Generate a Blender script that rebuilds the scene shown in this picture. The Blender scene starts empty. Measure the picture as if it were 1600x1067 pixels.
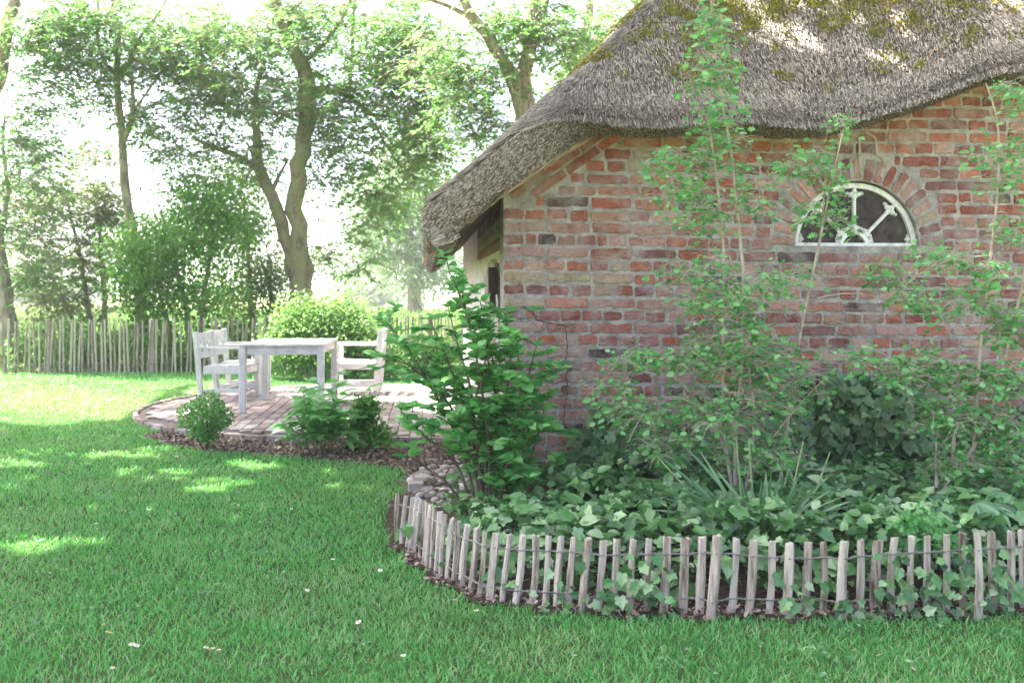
import bpy, bmesh, math, random
import numpy as np
from mathutils import Matrix, Vector

SEED = 7
rng = np.random.default_rng(SEED)
random.seed(SEED)
scene = bpy.context.scene
COL = scene.collection

# ------------------------------------------------------------------ camera, sky, sun, exposure
F = 1556.0            # focal length in photo pixels (1600 wide)
CZ = 1.3              # eye height
HY = 455.0            # photo row of the horizon
cam_d = bpy.data.cameras.new('camera')
cam_d.sensor_width = 36.0
cam_d.lens = 36.0 * F / 1600.0
cam_d.shift_y = -(533.5 - HY) / 1600.0
cam_d.clip_start = 0.05
cam_d.clip_end = 3000.0
cam_d.dof.use_dof = True
cam_d.dof.focus_distance = 5.3
cam_d.dof.aperture_fstop = 4.5
cam = bpy.data.objects.new('camera', cam_d)
cam.location = (0, 0, CZ)
cam.rotation_euler = (math.radians(90), 0, 0)
COL.objects.link(cam)
scene.camera = cam

SUN_EL = math.radians(60)
SUN_AZ = np.array([-0.88, 0.47]); SUN_AZ /= np.linalg.norm(SUN_AZ)
S = np.array([SUN_AZ[0] * math.cos(SUN_EL), SUN_AZ[1] * math.cos(SUN_EL), math.sin(SUN_EL)])   # towards the sun

world = bpy.data.worlds.new('World')
scene.world = world
world.use_nodes = True
wn = world.node_tree.nodes
bg = wn['Background']
sky = wn.new('ShaderNodeTexSky')
sky.sky_type = 'NISHITA'
sky.sun_disc = False
sky.sun_elevation = SUN_EL
sky.sun_rotation = math.atan2(SUN_AZ[0], SUN_AZ[1])
sky.air_density = 0.4
sky.dust_density = 5.0
sky.ozone_density = 0.3
world.node_tree.links.new(sky.outputs['Color'], bg.inputs['Color'])
bg.inputs['Strength'].default_value = 0.15

sun_d = bpy.data.lights.new('sun', 'SUN')
sun_d.energy = 5.0
sun_d.angle = math.radians(0.55)
sun_d.color = (1.0, 0.95, 0.86)
sun = bpy.data.objects.new('sun', sun_d)
sun.location = (-8, 4, 14)
sun.rotation_euler = Vector(S).to_track_quat('Z', 'Y').to_euler()
COL.objects.link(sun)

scene.view_settings.view_transform = 'Standard'
scene.view_settings.look = 'None'
scene.view_settings.exposure = 2.92
scene.view_settings.gamma = 1.0
scene.view_settings.use_curve_mapping = False
scene.render.engine = 'CYCLES'
scene.cycles.max_bounces = 7
scene.cycles.diffuse_bounces = 4
scene.cycles.glossy_bounces = 2
scene.cycles.transmission_bounces = 4
scene.cycles.transparent_max_bounces = 4
scene.cycles.caustics_reflective = False
scene.cycles.caustics_refractive = False
scene.cycles.use_denoising = True
scene.cycles.sample_clamp_indirect = 8.0

# ------------------------------------------------------------------ places
def G(x, y):
    """photo pixel on flat ground -> (X, Y)"""
    Y = CZ * F / (y - HY)
    return ((x - 800.0) / F * Y, Y)

def Q(x, y, Y):
    """photo pixel at depth Y -> world point"""
    return np.array([(x - 800.0) / F * Y, Y, CZ + (HY - y) / F * Y])

def to_px(P):
    P = np.asarray(P, float)
    return np.stack([800 + P[..., 0] / P[..., 1] * F, HY - (P[..., 2] - CZ) / P[..., 1] * F], -1)

YAW = math.radians(5.0)
HC = np.array([-0.05, 5.85])                                   # near corner of the house
HU = np.array([math.cos(YAW), math.sin(YAW)])                  # along the gable wall
HV = np.array([-math.sin(YAW), math.cos(YAW)])                 # back along the side wall

def W(a, b, z):
    """house coordinates -> world"""
    a, b, z = np.broadcast_arrays(np.asarray(a, float), np.asarray(b, float), np.asarray(z, float))
    return np.stack([HC[0] + a * HU[0] + b * HV[0], HC[1] + a * HU[1] + b * HV[1], z], -1)

def wall_a(x):
    k = (x - 800.0) / F
    return (k * HC[1] - HC[0]) / (HU[0] - k * HU[1])

# ------------------------------------------------------------------ object helpers
def tag(o, label=None, cat=None, group=None, kind=None):
    if label: o['label'] = label
    if cat: o['category'] = cat
    if group: o['group'] = group
    if kind: o['kind'] = kind
    return o

def empty(name, loc, rz=0.0, **kw):
    o = bpy.data.objects.new(name, None)
    o.empty_display_size = 0.1
    o.location = loc
    o.rotation_euler = (0, 0, rz)
    COL.objects.link(o)
    return tag(o, **kw)

def link(name, me, parent=None, world_coords=True, **kw):
    """link a mesh object; with world_coords the mesh is written in world space under an unrotated parent"""
    o = bpy.data.objects.new(name, me)
    COL.objects.link(o)
    if parent is not None:
        o.parent = parent
        if world_coords and parent.type == 'EMPTY':
            o.matrix_parent_inverse = Matrix.Translation(-Vector(parent.location))
    return tag(o, **kw)

def mesh_np(name, V, Fa, mat, smooth=False):
    """mesh from numpy vertices and a face array (n,3) or (n,4), or a list of such arrays"""
    me = bpy.data.meshes.new(name)
    V = np.ascontiguousarray(V, dtype=np.float32)
    fl = [np.asarray(f, dtype=np.int32) for f in (Fa if isinstance(Fa, list) else [Fa]) if len(f)]
    me.vertices.add(len(V))
    me.vertices.foreach_set('co', V.ravel())
    loops = np.concatenate([f.ravel() for f in fl])
    tot = np.concatenate([np.full(len(f), f.shape[1], np.int32) for f in fl])
    st = np.concatenate([[0], np.cumsum(tot)[:-1]]).astype(np.int32)
    me.loops.add(len(loops))
    me.loops.foreach_set('vertex_index', loops)
    me.polygons.add(len(tot))
    me.polygons.foreach_set('loop_start', st)
    me.polygons.foreach_set('loop_total', tot)
    me.polygons.foreach_set('use_smooth', np.full(len(tot), bool(smooth)))
    me.update(calc_edges=True)
    me.validate()
    for m in (mat if isinstance(mat, (list, tuple)) else [mat]):
        me.materials.append(m)
    return me

class MB:
    """collects faces of mixed size"""
    def __init__(self):
        self.v = []; self.q = []; self.t = []; self.n = 0
    def add(self, V, quads=(), tris=()):
        V = np.asarray(V, float)
        self.v.append(V)
        if len(quads): self.q.append(np.asarray(quads, int) + self.n)
        if len(tris): self.t.append(np.asarray(tris, int) + self.n)
        self.n += len(V)
    def tube(self, pts, rad, sides=6, cap=True):
        pts = np.asarray(pts, float); n = len(pts)
        rad = np.broadcast_to(np.asarray(rad, float), (n,))
        tan = np.gradient(pts, axis=0)
        tan /= np.linalg.norm(tan, axis=1)[:, None] + 1e-9
        ref = np.array([0.0, 0, 1]) if abs(tan[:, 2]).mean() < 0.8 else np.array([1.0, 0, 0])
        x = np.cross(tan, ref); x /= np.linalg.norm(x, axis=1)[:, None] + 1e-9
        y = np.cross(tan, x)
        th = np.arange(sides) * 2 * math.pi / sides
        ring = (x[:, None] * np.cos(th)[None, :, None] + y[:, None] * np.sin(th)[None, :, None]) * rad[:, None, None] + pts[:, None]
        V = ring.reshape(-1, 3)
        i = np.arange(n - 1)[:, None] * sides; j = np.arange(sides)[None]; j2 = (j + 1) % sides
        q = np.stack([i + j, i + j2, i + sides + j2, i + sides + j], -1).reshape(-1, 4)
        t = []
        if cap:
            V = np.vstack([V, pts[:1], pts[-1:]])
            for k in range(sides):
                t.append((n * sides, (k + 1) % sides, k))
                t.append((n * sides + 1, (n - 1) * sides + k, (n - 1) * sides + (k + 1) % sides))
        self.add(V, q, t)
    def box(self, c, s, R=None):
        c = np.asarray(c, float); s = np.asarray(s, float) / 2
        V = np.array([[x, y, z] for x in (-1, 1) for y in (-1, 1) for z in (-1, 1)], float) * s
        if R is not None: V = V @ np.asarray(R).T
        self.add(V + c, [(0, 1, 3, 2), (4, 6, 7, 5), (0, 4, 5, 1), (2, 3, 7, 6), (0, 2, 6, 4), (1, 5, 7, 3)])
    def mesh(self, name, mat, smooth=False):
        V = np.vstack(self.v)
        fl = []
        if self.q: fl.append(np.vstack(self.q))
        if self.t: fl.append(np.vstack(self.t))
        return mesh_np(name, V, fl, mat, smooth)

def bevel_box(name, size, mat, bev=0.004):
    bm = bmesh.new()
    bmesh.ops.create_cube(bm, size=1.0)
    bmesh.ops.scale(bm, vec=size, verts=bm.verts)
    if bev: bmesh.ops.bevel(bm, geom=bm.edges[:], offset=bev, segments=1, affect='EDGES', profile=0.5)
    me = bpy.data.meshes.new(name)
    bm.to_mesh(me); bm.free()
    me.materials.append(mat)
    return me

def unit(v):
    return v / (np.linalg.norm(v, axis=-1, keepdims=True) + 1e-9)

def scatter(T, pos, ydir, zdir, scale):
    """copies of a template (V, tris): local y along ydir, local z near zdir"""
    V, Tr = T
    y = unit(np.asarray(ydir, float)); z = np.asarray(zdir, float)
    x = unit(np.cross(y, z)); z = np.cross(x, y)
    R = np.stack([x, y, z], -1)                                  # n,3,3
    sc = np.asarray(scale, float)
    sc = sc[:, None] if sc.ndim == 1 else sc
    P = V[None] * sc[:, None, :] if sc.shape[1] == 3 else V[None] * sc[:, None]
    P = np.einsum('nij,nkj->nki', R, P) + np.asarray(pos)[:, None]
    n = len(P)
    Fa = (Tr[None] + (np.arange(n) * len(V))[:, None, None]).reshape(-1, Tr.shape[1])
    return P.reshape(-1, 3), Fa

def rdir(n, up=0.0):
    v = rng.normal(size=(n, 3)); v = unit(v); v[:, 2] += up
    return unit(v)

# ------------------------------------------------------------------ materials
def lin(r, g, b):
    f = lambda c: (c / 255 / 12.92) if c / 255 <= 0.04045 else ((c / 255 + 0.055) / 1.055) ** 2.4
    return (f(r), f(g), f(b), 1.0)

def new_mat(name):
    m = bpy.data.materials.new(name); m.use_nodes = True
    nt = m.node_tree
    return m, nt, nt.nodes, nt.nodes['Principled BSDF'], nt.nodes['Material Output']

def ramp(N, stops):
    r = N.new('ShaderNodeValToRGB')
    e = r.color_ramp.elements
    while len(e) > 1: e.remove(e[-1])
    e[0].position = stops[0][0]; e[0].color = stops[0][1]
    for p, c in stops[1:]:
        k = e.new(p); k.color = c
    return r

def c4(*c):
    return (c[0], c[1], c[2], 1.0)

def leaf_mat(name, stops, trans_col, trans=0.35, rough=0.45, spec=0.35, clump=0.5):
    """stops: list of colours dark to light picked per leaf, with larger clumps of tone"""
    m, nt, N, bs, out = new_mat(name)
    L = nt.links
    geo = N.new('ShaderNodeNewGeometry'); oi = N.new('ShaderNodeObjectInfo')
    ad = N.new('ShaderNodeMath'); ad.operation = 'ADD'
    L.new(geo.outputs['Random Per Island'], ad.inputs[0]); L.new(oi.outputs['Random'], ad.inputs[1])
    fr = N.new('ShaderNodeMath'); fr.operation = 'FRACT'; L.new(ad.outputs[0], fr.inputs[0])
    no = N.new('ShaderNodeTexNoise'); no.inputs['Scale'].default_value = 2.2; no.inputs['Detail'].default_value = 2
    L.new(geo.outputs['Position'], no.inputs['Vector'])
    mx = N.new('ShaderNodeMix'); mx.data_type = 'FLOAT'; mx.inputs[0].default_value = clump
    L.new(fr.outputs[0], mx.inputs[2]); L.new(no.outputs['Fac'], mx.inputs[3])
    n = len(stops)
    r = ramp(N, [(0.15 + 0.7 * i / max(1, n - 1), c4(*c)) for i, c in enumerate(stops)])
    L.new(mx.outputs[0], r.inputs[0])
    L.new(r.outputs[0], bs.inputs['Base Color'])
    bs.inputs['Roughness'].default_value = rough
    bs.inputs['Specular IOR Level'].default_value = spec
    tr = N.new('ShaderNodeBsdfTranslucent')
    mc = N.new('ShaderNodeMix'); mc.data_type = 'RGBA'; mc.blend_type = 'MIX'; mc.inputs[0].default_value = 0.6
    L.new(r.outputs[0], mc.inputs[6]); mc.inputs[7].default_value = c4(*trans_col)
    L.new(mc.outputs[2], tr.inputs['Color'])
    ms = N.new('ShaderNodeMixShader'); ms.inputs[0].default_value = trans
    L.new(bs.outputs[0], ms.inputs[1]); L.new(tr.outputs[0], ms.inputs[2])
    L.new(ms.outputs[0], out.inputs['Surface'])
    return m

def noise_mat(name, stops, scale=8.0, detail=6.0, rough=0.9, bump=0.0, stretch=(1, 1, 1), bscale=None, spec=0.2, objrand=0.0):
    m, nt, N, bs, out = new_mat(name)
    L = nt.links
    tc = N.new('ShaderNodeNewGeometry')
    mp = N.new('ShaderNodeMapping'); mp.inputs['Scale'].default_value = stretch
    L.new(tc.outputs['Position'], mp.inputs['Vector'])
    no = N.new('ShaderNodeTexNoise'); no.inputs['Scale'].default_value = scale; no.inputs['Detail'].default_value = detail
    no.inputs['Roughness'].default_value = 0.62
    L.new(mp.outputs[0], no.inputs['Vector'])
    src = no.outputs['Fac']
    if objrand:
        oi = N.new('ShaderNodeObjectInfo')
        ad = N.new('ShaderNodeMath'); ad.operation = 'SUBTRACT'; L.new(oi.outputs['Random'], ad.inputs[0]); ad.inputs[1].default_value = 0.5
        mu = N.new('ShaderNodeMath'); mu.operation = 'MULTIPLY_ADD'; L.new(ad.outputs[0], mu.inputs[0]); mu.inputs[1].default_value = objrand
        L.new(src, mu.inputs[2]); src = mu.outputs[0]
    r = ramp(N, [(p, c4(*c)) for p, c in stops])
    L.new(src, r.inputs[0])
    L.new(r.outputs[0], bs.inputs['Base Color'])
    bs.inputs['Roughness'].default_value = rough
    bs.inputs['Specular IOR Level'].default_value = spec
    if bump:
        nb = N.new('ShaderNodeTexNoise'); nb.inputs['Scale'].default_value = bscale or scale * 3; nb.inputs['Detail'].default_value = 5
        L.new(mp.outputs[0], nb.inputs['Vector'])
        b = N.new('ShaderNodeBump'); b.inputs['Strength'].default_value = bump; b.inputs['Distance'].default_value = 0.014
        L.new(nb.outputs['Fac'], b.inputs['Height']); L.new(b.outputs[0], bs.inputs['Normal'])
    return m

def island_mat(name, stops, rough=0.8, spec=0.2, scale=0.0, mix=0.35):
    """colour picked per loose piece, optionally mixed with a position noise"""
    m, nt, N, bs, out = new_mat(name)
    L = nt.links
    geo = N.new('ShaderNodeNewGeometry')
    src = geo.outputs['Random Per Island']
    if scale:
        no = N.new('ShaderNodeTexNoise'); no.inputs['Scale'].default_value = scale; no.inputs['Detail'].default_value = 3
        L.new(geo.outputs['Position'], no.inputs['Vector'])
        mx = N.new('ShaderNodeMix'); mx.data_type = 'FLOAT'; mx.inputs[0].default_value = mix
        L.new(src, mx.inputs[2]); L.new(no.outputs['Fac'], mx.inputs[3]); src = mx.outputs[0]
    r = ramp(N, [(p, c4(*c)) for p, c in stops])
    L.new(src, r.inputs[0]); L.new(r.outputs[0], bs.inputs['Base Color'])
    bs.inputs['Roughness'].default_value = rough
    bs.inputs['Specular IOR Level'].default_value = spec
    return m

def brick_mat(name, attr):
    """fired clay: body colour from the object colour (or a colour attribute), scorch, chips and lime smears"""
    m, nt, N, bs, out = new_mat(name)
    L = nt.links
    geo = N.new('ShaderNodeNewGeometry')
    if attr:
        oc = N.new('ShaderNodeVertexColor'); oc.layer_name = 'tone'
        base = oc.outputs['Color']
    else:
        oc = N.new('ShaderNodeObjectInfo'); base = oc.outputs['Color']
    n1 = N.new('ShaderNodeTexNoise'); n1.inputs['Scale'].default_value = 22; n1.inputs['Detail'].default_value = 8; n1.inputs['Roughness'].default_value = 0.7
    n2 = N.new('ShaderNodeTexNoise'); n2.inputs['Scale'].default_value = 7; n2.inputs['Detail'].default_value = 6; n2.inputs['Roughness'].default_value = 0.65
    n3 = N.new('ShaderNodeTexNoise'); n3.inputs['Scale'].default_value = 90; n3.inputs['Detail'].default_value = 4
    for n in (n1, n2, n3): L.new(geo.outputs['Position'], n.inputs['Vector'])
    r1 = ramp(N, [(0.3, (0.55, 0.5, 0.5, 1)), (0.5, (1, 1, 1, 1)), (0.7, (1.25, 1.2, 1.15, 1))])
    L.new(n1.outputs['Fac'], r1.inputs[0])
    mu = N.new('ShaderNodeMix'); mu.data_type = 'RGBA'; mu.blend_type = 'MULTIPLY'; mu.inputs[0].default_value = 1.0
    L.new(base, mu.inputs[6]); L.new(r1.outputs[0], mu.inputs[7])
    r2 = ramp(N, [(0.44, (0, 0, 0, 1)), (0.56, (0.35, 0.35, 0.35, 1)), (0.68, (0.85, 0.85, 0.85, 1))])
    L.new(n2.outputs['Fac'], r2.inputs[0])
    sm = N.new('ShaderNodeMix'); sm.data_type = 'RGBA'
    L.new(r2.outputs[0], sm.inputs[0]); L.new(mu.outputs[2], sm.inputs[6]); sm.inputs[7].default_value = (0.40, 0.35, 0.33, 1)
    L.new(sm.outputs[2], bs.inputs['Base Color'])
    bs.inputs['Roughness'].default_value = 0.92
    bs.inputs['Specular IOR Level'].default_value = 0.15
    b = N.new('ShaderNodeBump'); b.inputs['Strength'].default_value = 1.0; b.inputs['Distance'].default_value = 0.009
    ad = N.new('ShaderNodeMath'); ad.operation = 'ADD'
    L.new(n1.outputs['Fac'], ad.inputs[0]); L.new(n3.outputs['Fac'], ad.inputs[1])
    L.new(ad.outputs[0], b.inputs['Height']); L.new(b.outputs[0], bs.inputs['Normal'])
    return m

M = {}
M['brick'] = brick_mat('fired brick', False)
M['brick_joined'] = brick_mat('fired brick far', True)
M['mortar'] = noise_mat('lime mortar', [(0.3, (0.19, 0.172, 0.158)), (0.48, (0.33, 0.305, 0.285)), (0.7, (0.48, 0.455, 0.43))], 13, 10, 0.95, 1.0, bscale=75)
M['plaster'] = noise_mat('limewash', [(0.3, (0.38, 0.34, 0.30)), (0.55, (0.62, 0.59, 0.55)), (0.75, (0.72, 0.70, 0.66))], 5, 8, 0.95, 0.5)
M['weathered_board'] = noise_mat('weathered board', [(0.3, (0.16, 0.13, 0.11)), (0.5, (0.36, 0.32, 0.28)), (0.7, (0.52, 0.49, 0.45))], 6, 6, 0.9, 0.5, stretch=(6, 6, 0.5))
M['iron'] = noise_mat('rusty iron', [(0.3, (0.02, 0.015, 0.014)), (0.7, (0.07, 0.04, 0.03))], 20, 4, 0.7, 0.4)
M['crack'] = noise_mat('crack shadow', [(0.3, (0.015, 0.012, 0.01)), (0.7, (0.04, 0.03, 0.025))], 20, 3, 1.0)
M['thatch_core'] = noise_mat('old thatch', [(0.3, (0.06, 0.043, 0.03)), (0.7, (0.20, 0.15, 0.10))], 18, 6, 1.0, 0.8, bscale=60)
M['reed'] = island_mat('weathered reed', [(0.0, (0.055, 0.040, 0.028)), (0.25, (0.15, 0.120, 0.092)), (0.5, (0.30, 0.255, 0.21)), (0.8, (0.51, 0.455, 0.395))], 0.75, 0.25, 3.0, 0.3)
M['reed_straw'] = island_mat('golden reed', [(0.0, (0.10, 0.065, 0.03)), (0.5, (0.30, 0.21, 0.12)), (1.0, (0.50, 0.38, 0.24))], 0.75, 0.25, 3.0, 0.3)
M['moss'] = island_mat('roof moss', [(0.0, (0.06, 0.075, 0.015)), (0.5, (0.20, 0.20, 0.04)), (0.85, (0.46, 0.38, 0.07))], 0.9, 0.1, 2.0, 0.4)
M['white_iron'] = noise_mat('white painted iron', [(0.32, (0.36, 0.33, 0.29)), (0.42, (0.66, 0.65, 0.62)), (0.6, (0.80, 0.80, 0.78))], 16, 6, 0.55, 0.3, spec=0.4)
M['white_wood'] = noise_mat('white painted wood', [(0.25, (0.36, 0.37, 0.34)), (0.42, (0.54, 0.54, 0.535)), (0.65, (0.64, 0.64, 0.65))], 7, 8, 0.6, 0.35, stretch=(1, 1, 1), bscale=40, spec=0.35)
M['pale'] = noise_mat('split chestnut', [(0.26, (0.11, 0.075, 0.055)), (0.38, (0.30, 0.245, 0.20)), (0.54, (0.50, 0.435, 0.375)), (0.8, (0.58, 0.525, 0.465))], 9, 7, 0.85, 0.7, stretch=(5, 5, 0.6), bscale=30, objrand=0.22)
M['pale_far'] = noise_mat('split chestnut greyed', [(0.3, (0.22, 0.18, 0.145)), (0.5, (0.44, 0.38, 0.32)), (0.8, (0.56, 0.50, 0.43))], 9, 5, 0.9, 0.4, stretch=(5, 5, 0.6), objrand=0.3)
M['wire'] = noise_mat('galvanised wire', [(0.3, (0.13, 0.12, 0.115)), (0.7, (0.30, 0.29, 0.28))], 30, 3, 0.5)
M['paver'] = noise_mat('clay paver', [(0.25, (0.19, 0.145, 0.135)), (0.5, (0.31, 0.26, 0.25)), (0.75, (0.41, 0.365, 0.36))], 7, 6, 0.9, 0.4, objrand=0.45)
M['grout'] = noise_mat('paving sand', [(0.3, (0.11, 0.09, 0.075)), (0.7, (0.22, 0.19, 0.16))], 25, 5, 1.0, 0.5)
M['soil'] = noise_mat('dark soil', [(0.3, (0.035, 0.022, 0.016)), (0.55, (0.075, 0.052, 0.04)), (0.8, (0.14, 0.105, 0.085))], 18, 8, 1.0, 1.0, bscale=50)
M['mulch_ground'] = noise_mat('leaf mould', [(0.3, (0.06, 0.042, 0.032)), (0.55, (0.14, 0.105, 0.085)), (0.8, (0.24, 0.195, 0.165))], 22, 8, 1.0, 1.0, bscale=60)
M['mulch'] = island_mat('fallen leaf bits', [(0.0, (0.05, 0.032, 0.025)), (0.4, (0.17, 0.12, 0.095)), (0.75, (0.30, 0.23, 0.19)), (1.0, (0.46, 0.38, 0.32))], 0.85)
M['lawn'] = noise_mat('lawn turf', [(0.3, (0.035, 0.045, 0.018)), (0.5, (0.045, 0.085, 0.024)), (0.7, (0.05, 0.13, 0.035))], 3, 8, 1.0, 0.6, bscale=80)
M['meadow'] = noise_mat('meadow', [(0.3, (0.13, 0.17, 0.05)), (0.5, (0.22, 0.25, 0.09)), (0.7, (0.36, 0.31, 0.19))], 0.12, 8, 1.0, 0.4, bscale=6)
M['stone'] = noise_mat('river stone', [(0.25, (0.17, 0.15, 0.14)), (0.5, (0.32, 0.28, 0.26)), (0.75, (0.48, 0.43, 0.40))], 10, 5, 0.85, 0.3, objrand=0.5)
M['bark'] = noise_mat('grey bark', [(0.3, (0.13, 0.10, 0.08)), (0.5, (0.32, 0.265, 0.215)), (0.72, (0.52, 0.46, 0.39))], 6, 7, 0.95, 1.0, stretch=(2.5, 2.5, 0.8), bscale=14)
M['bark_moss'] = noise_mat('mossy bark', [(0.3, (0.13, 0.10, 0.075)), (0.5, (0.33, 0.265, 0.20)), (0.6, (0.24, 0.28, 0.11)), (0.75, (0.52, 0.45, 0.36))], 3.5, 7, 0.95, 1.0, stretch=(1.6, 1.6, 0.8), bscale=14)
M['twig'] = noise_mat('young bark', [(0.3, (0.24, 0.19, 0.15)), (0.7, (0.50, 0.44, 0.37))], 15, 4, 0.85, 0.3)
M['twig_dark'] = noise_mat('brown stem', [(0.3, (0.055, 0.036, 0.026)), (0.7, (0.17, 0.125, 0.095))], 15, 4, 0.8, 0.3)
M['green_stem'] = noise_mat('green stem', [(0.3, (0.10, 0.17, 0.06)), (0.7, (0.26, 0.30, 0.16))], 15, 3, 0.7)

YG = (0.35, 0.55, 0.06)
M['leaf_tree'] = leaf_mat('tree leaf', [(0.06, 0.115, 0.05), (0.085, 0.19, 0.065), (0.11, 0.28, 0.075), (0.20, 0.36, 0.10)], (0.27, 0.60, 0.13), 0.46)
M['leaf_olive'] = leaf_mat('olive leaf', [(0.07, 0.11, 0.05), (0.13, 0.19, 0.085), (0.24, 0.30, 0.15)], (0.30, 0.48, 0.14), 0.42)
M['leaf_hedge'] = leaf_mat('hedge leaf', [(0.06, 0.14, 0.035), (0.12, 0.27, 0.065), (0.22, 0.40, 0.10)], (0.28, 0.58, 0.11), 0.45)
M['leaf_bright'] = leaf_mat('bright leaf', [(0.07, 0.18, 0.045), (0.14, 0.28, 0.075), (0.28, 0.40, 0.14)], (0.30, 0.52, 0.13), 0.36)
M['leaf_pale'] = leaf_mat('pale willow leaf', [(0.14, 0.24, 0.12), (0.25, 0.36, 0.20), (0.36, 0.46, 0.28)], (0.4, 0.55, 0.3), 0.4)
M['leaf_box'] = leaf_mat('box leaf', [(0.05, 0.15, 0.04), (0.11, 0.32, 0.075), (0.26, 0.50, 0.14)], (0.2, 0.5, 0.08), 0.3, clump=0.35)
M['leaf_shrub'] = leaf_mat('broad leaf', [(0.06, 0.22, 0.06), (0.13, 0.39, 0.105), (0.30, 0.57, 0.22)], (0.24, 0.75, 0.16), 0.42, 0.4, 0.4, 0.25)
M['leaf_haw'] = leaf_mat('hawthorn leaf', [(0.05, 0.21, 0.05), (0.11, 0.37, 0.09), (0.29, 0.56, 0.24)], (0.17, 0.62, 0.14), 0.40, 0.34, 0.5, 0.2)
M['leaf_ivy'] = leaf_mat('ivy leaf', [(0.03, 0.085, 0.03), (0.07, 0.20, 0.06), (0.15, 0.32, 0.11), (0.30, 0.44, 0.24)], (0.14, 0.45, 0.08), 0.26, 0.28, 0.6, 0.2)
M['leaf_ivy_dark'] = leaf_mat('old ivy leaf', [(0.035, 0.09, 0.03), (0.08, 0.17, 0.06), (0.18, 0.29, 0.14)], (0.06, 0.2, 0.05), 0.16, 0.35, 0.5, 0.3)
M['leaf_strap'] = leaf_mat('strap leaf', [(0.06, 0.15, 0.065), (0.12, 0.25, 0.12), (0.27, 0.38, 0.23)], (0.2, 0.5, 0.15), 0.25, 0.4, 0.45, 0.1)
M['leaf_palmate'] = leaf_mat('palmate leaf', [(0.06, 0.14, 0.06), (0.10, 0.23, 0.10), (0.18, 0.33, 0.16)], (0.12, 0.4, 0.1), 0.22, 0.42, 0.45, 0.2)
M['grass'] = leaf_mat('grass blade', [(0.028, 0.155, 0.040), (0.052, 0.285, 0.067), (0.098, 0.40, 0.10), (0.22, 0.45, 0.175), (0.41, 0.41, 0.265)], (0.24, 0.62, 0.09), 0.36, 0.45, 0.4, 0.45)
def add_dry(m, col):
    """dried blades: fade the leaf colour to straw by the mesh's own 'dry' value"""
    nt = m.node_tree; N = nt.nodes; L = nt.links
    bs = N['Principled BSDF']
    src = bs.inputs['Base Color'].links[0].from_socket
    at = N.new('ShaderNodeAttribute'); at.attribute_name = 'dry'
    mx = N.new('ShaderNodeMix'); mx.data_type = 'RGBA'
    L.new(at.outputs['Fac'], mx.inputs[0]); mx.inputs[7].default_value = col
    for l in list(src.links):
        L.new(mx.outputs[2], l.to_socket)
    L.new(src, mx.inputs[6])
add_dry(M['grass'], (0.36, 0.34, 0.19, 1))
M['wild'] = leaf_mat('undergrowth leaf', [(0.04, 0.12, 0.03), (0.09, 0.22, 0.05), (0.20, 0.34, 0.10)], (0.3, 0.55, 0.1), 0.35)
m_, nt_, N_, bs_, _o = new_mat('white petals'); bs_.inputs['Base Color'].default_value = (0.8, 0.8, 0.78, 1); M['petal'] = m_
m_, nt_, N_, bs_, _o = new_mat('flower eye'); bs_.inputs['Base Color'].default_value = (0.6, 0.4, 0.04, 1); M['flower_eye'] = m_

def glass_mat():
    m, nt, N, bs, out = new_mat('dirty old glass')
    L = nt.links
    g = N.new('ShaderNodeNewGeometry')
    n = N.new('ShaderNodeTexNoise'); n.inputs['Scale'].default_value = 14; n.inputs['Detail'].default_value = 8; n.inputs['Roughness'].default_value = 0.7
    L.new(g.outputs['Position'], n.inputs['Vector'])
    r = ramp(N, [(0.35, (0.022, 0.015, 0.012, 1)), (0.55, (0.05, 0.037, 0.03, 1)), (0.78, (0.17, 0.14, 0.115, 1))])
    L.new(n.outputs['Fac'], r.inputs[0]); L.new(r.outputs[0], bs.inputs['Base Color'])
    r2 = ramp(N, [(0.35, (0.12, 0.12, 0.12, 1)), (0.7, (0.7, 0.7, 0.7, 1))])
    L.new(n.outputs['Fac'], r2.inputs[0]); L.new(r2.outputs[0], bs.inputs['Roughness'])
    bs.inputs['Specular IOR Level'].default_value = 0.25
    return m
M['glass'] = glass_mat()

# ------------------------------------------------------------------ leaf templates (V, tris), unit length along +y, facing +z
def fan(outline, centre):
    V = np.array([centre] + list(outline), float)
    n = len(outline)
    T = np.array([(0, 1 + i, 1 + (i + 1) % n) for i in range(n)])
    return V, T

def mirror(half):
    """half outline on +x from base to tip -> closed counter-clockwise outline"""
    right = [(x, y, z) for x, y, z in half]
    left = [(-x, y, z) for x, y, z in reversed(half[1:-1])]
    return right + left

T_QUAD = (np.array([(0, 0, 0), (0.26, 0.45, 0.05), (0, 1, -0.06), (-0.26, 0.45, 0.05)], float), np.array([(0, 1, 2), (0, 2, 3)]))
T_OVAL = fan(mirror([(0, 0, 0), (0.22, 0.16, 0.05), (0.31, 0.42, 0.07), (0.2, 0.75, 0.01), (0, 1, -0.09)]), (0, 0.48, 0))
T_NARROW = fan(mirror([(0, 0, 0), (0.10, 0.3, 0.03), (0.11, 0.55, 0.02), (0, 1, -0.1)]), (0, 0.45, 0))
T_HAW = fan(mirror([(0, 0, 0), (0.10, 0.18, 0.01), (0.40, 0.36, 0.06), (0.17, 0.46, 0.02), (0.38, 0.68, 0.03), (0.16, 0.74, 0), (0.17, 0.9, -0.02), (0, 1, -0.05)]), (0, 0.5, -0.02))
T_IVY = fan(mirror([(0, 0.02, 0), (0.22, -0.10, 0.02), (0.40, 0.10, 0.05), (0.32, 0.25, 0.03), (0.44, 0.46, 0.04), (0.27, 0.58, 0.03), (0, 1.0, -0.07)]), (0, 0.28, -0.015))

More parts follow.
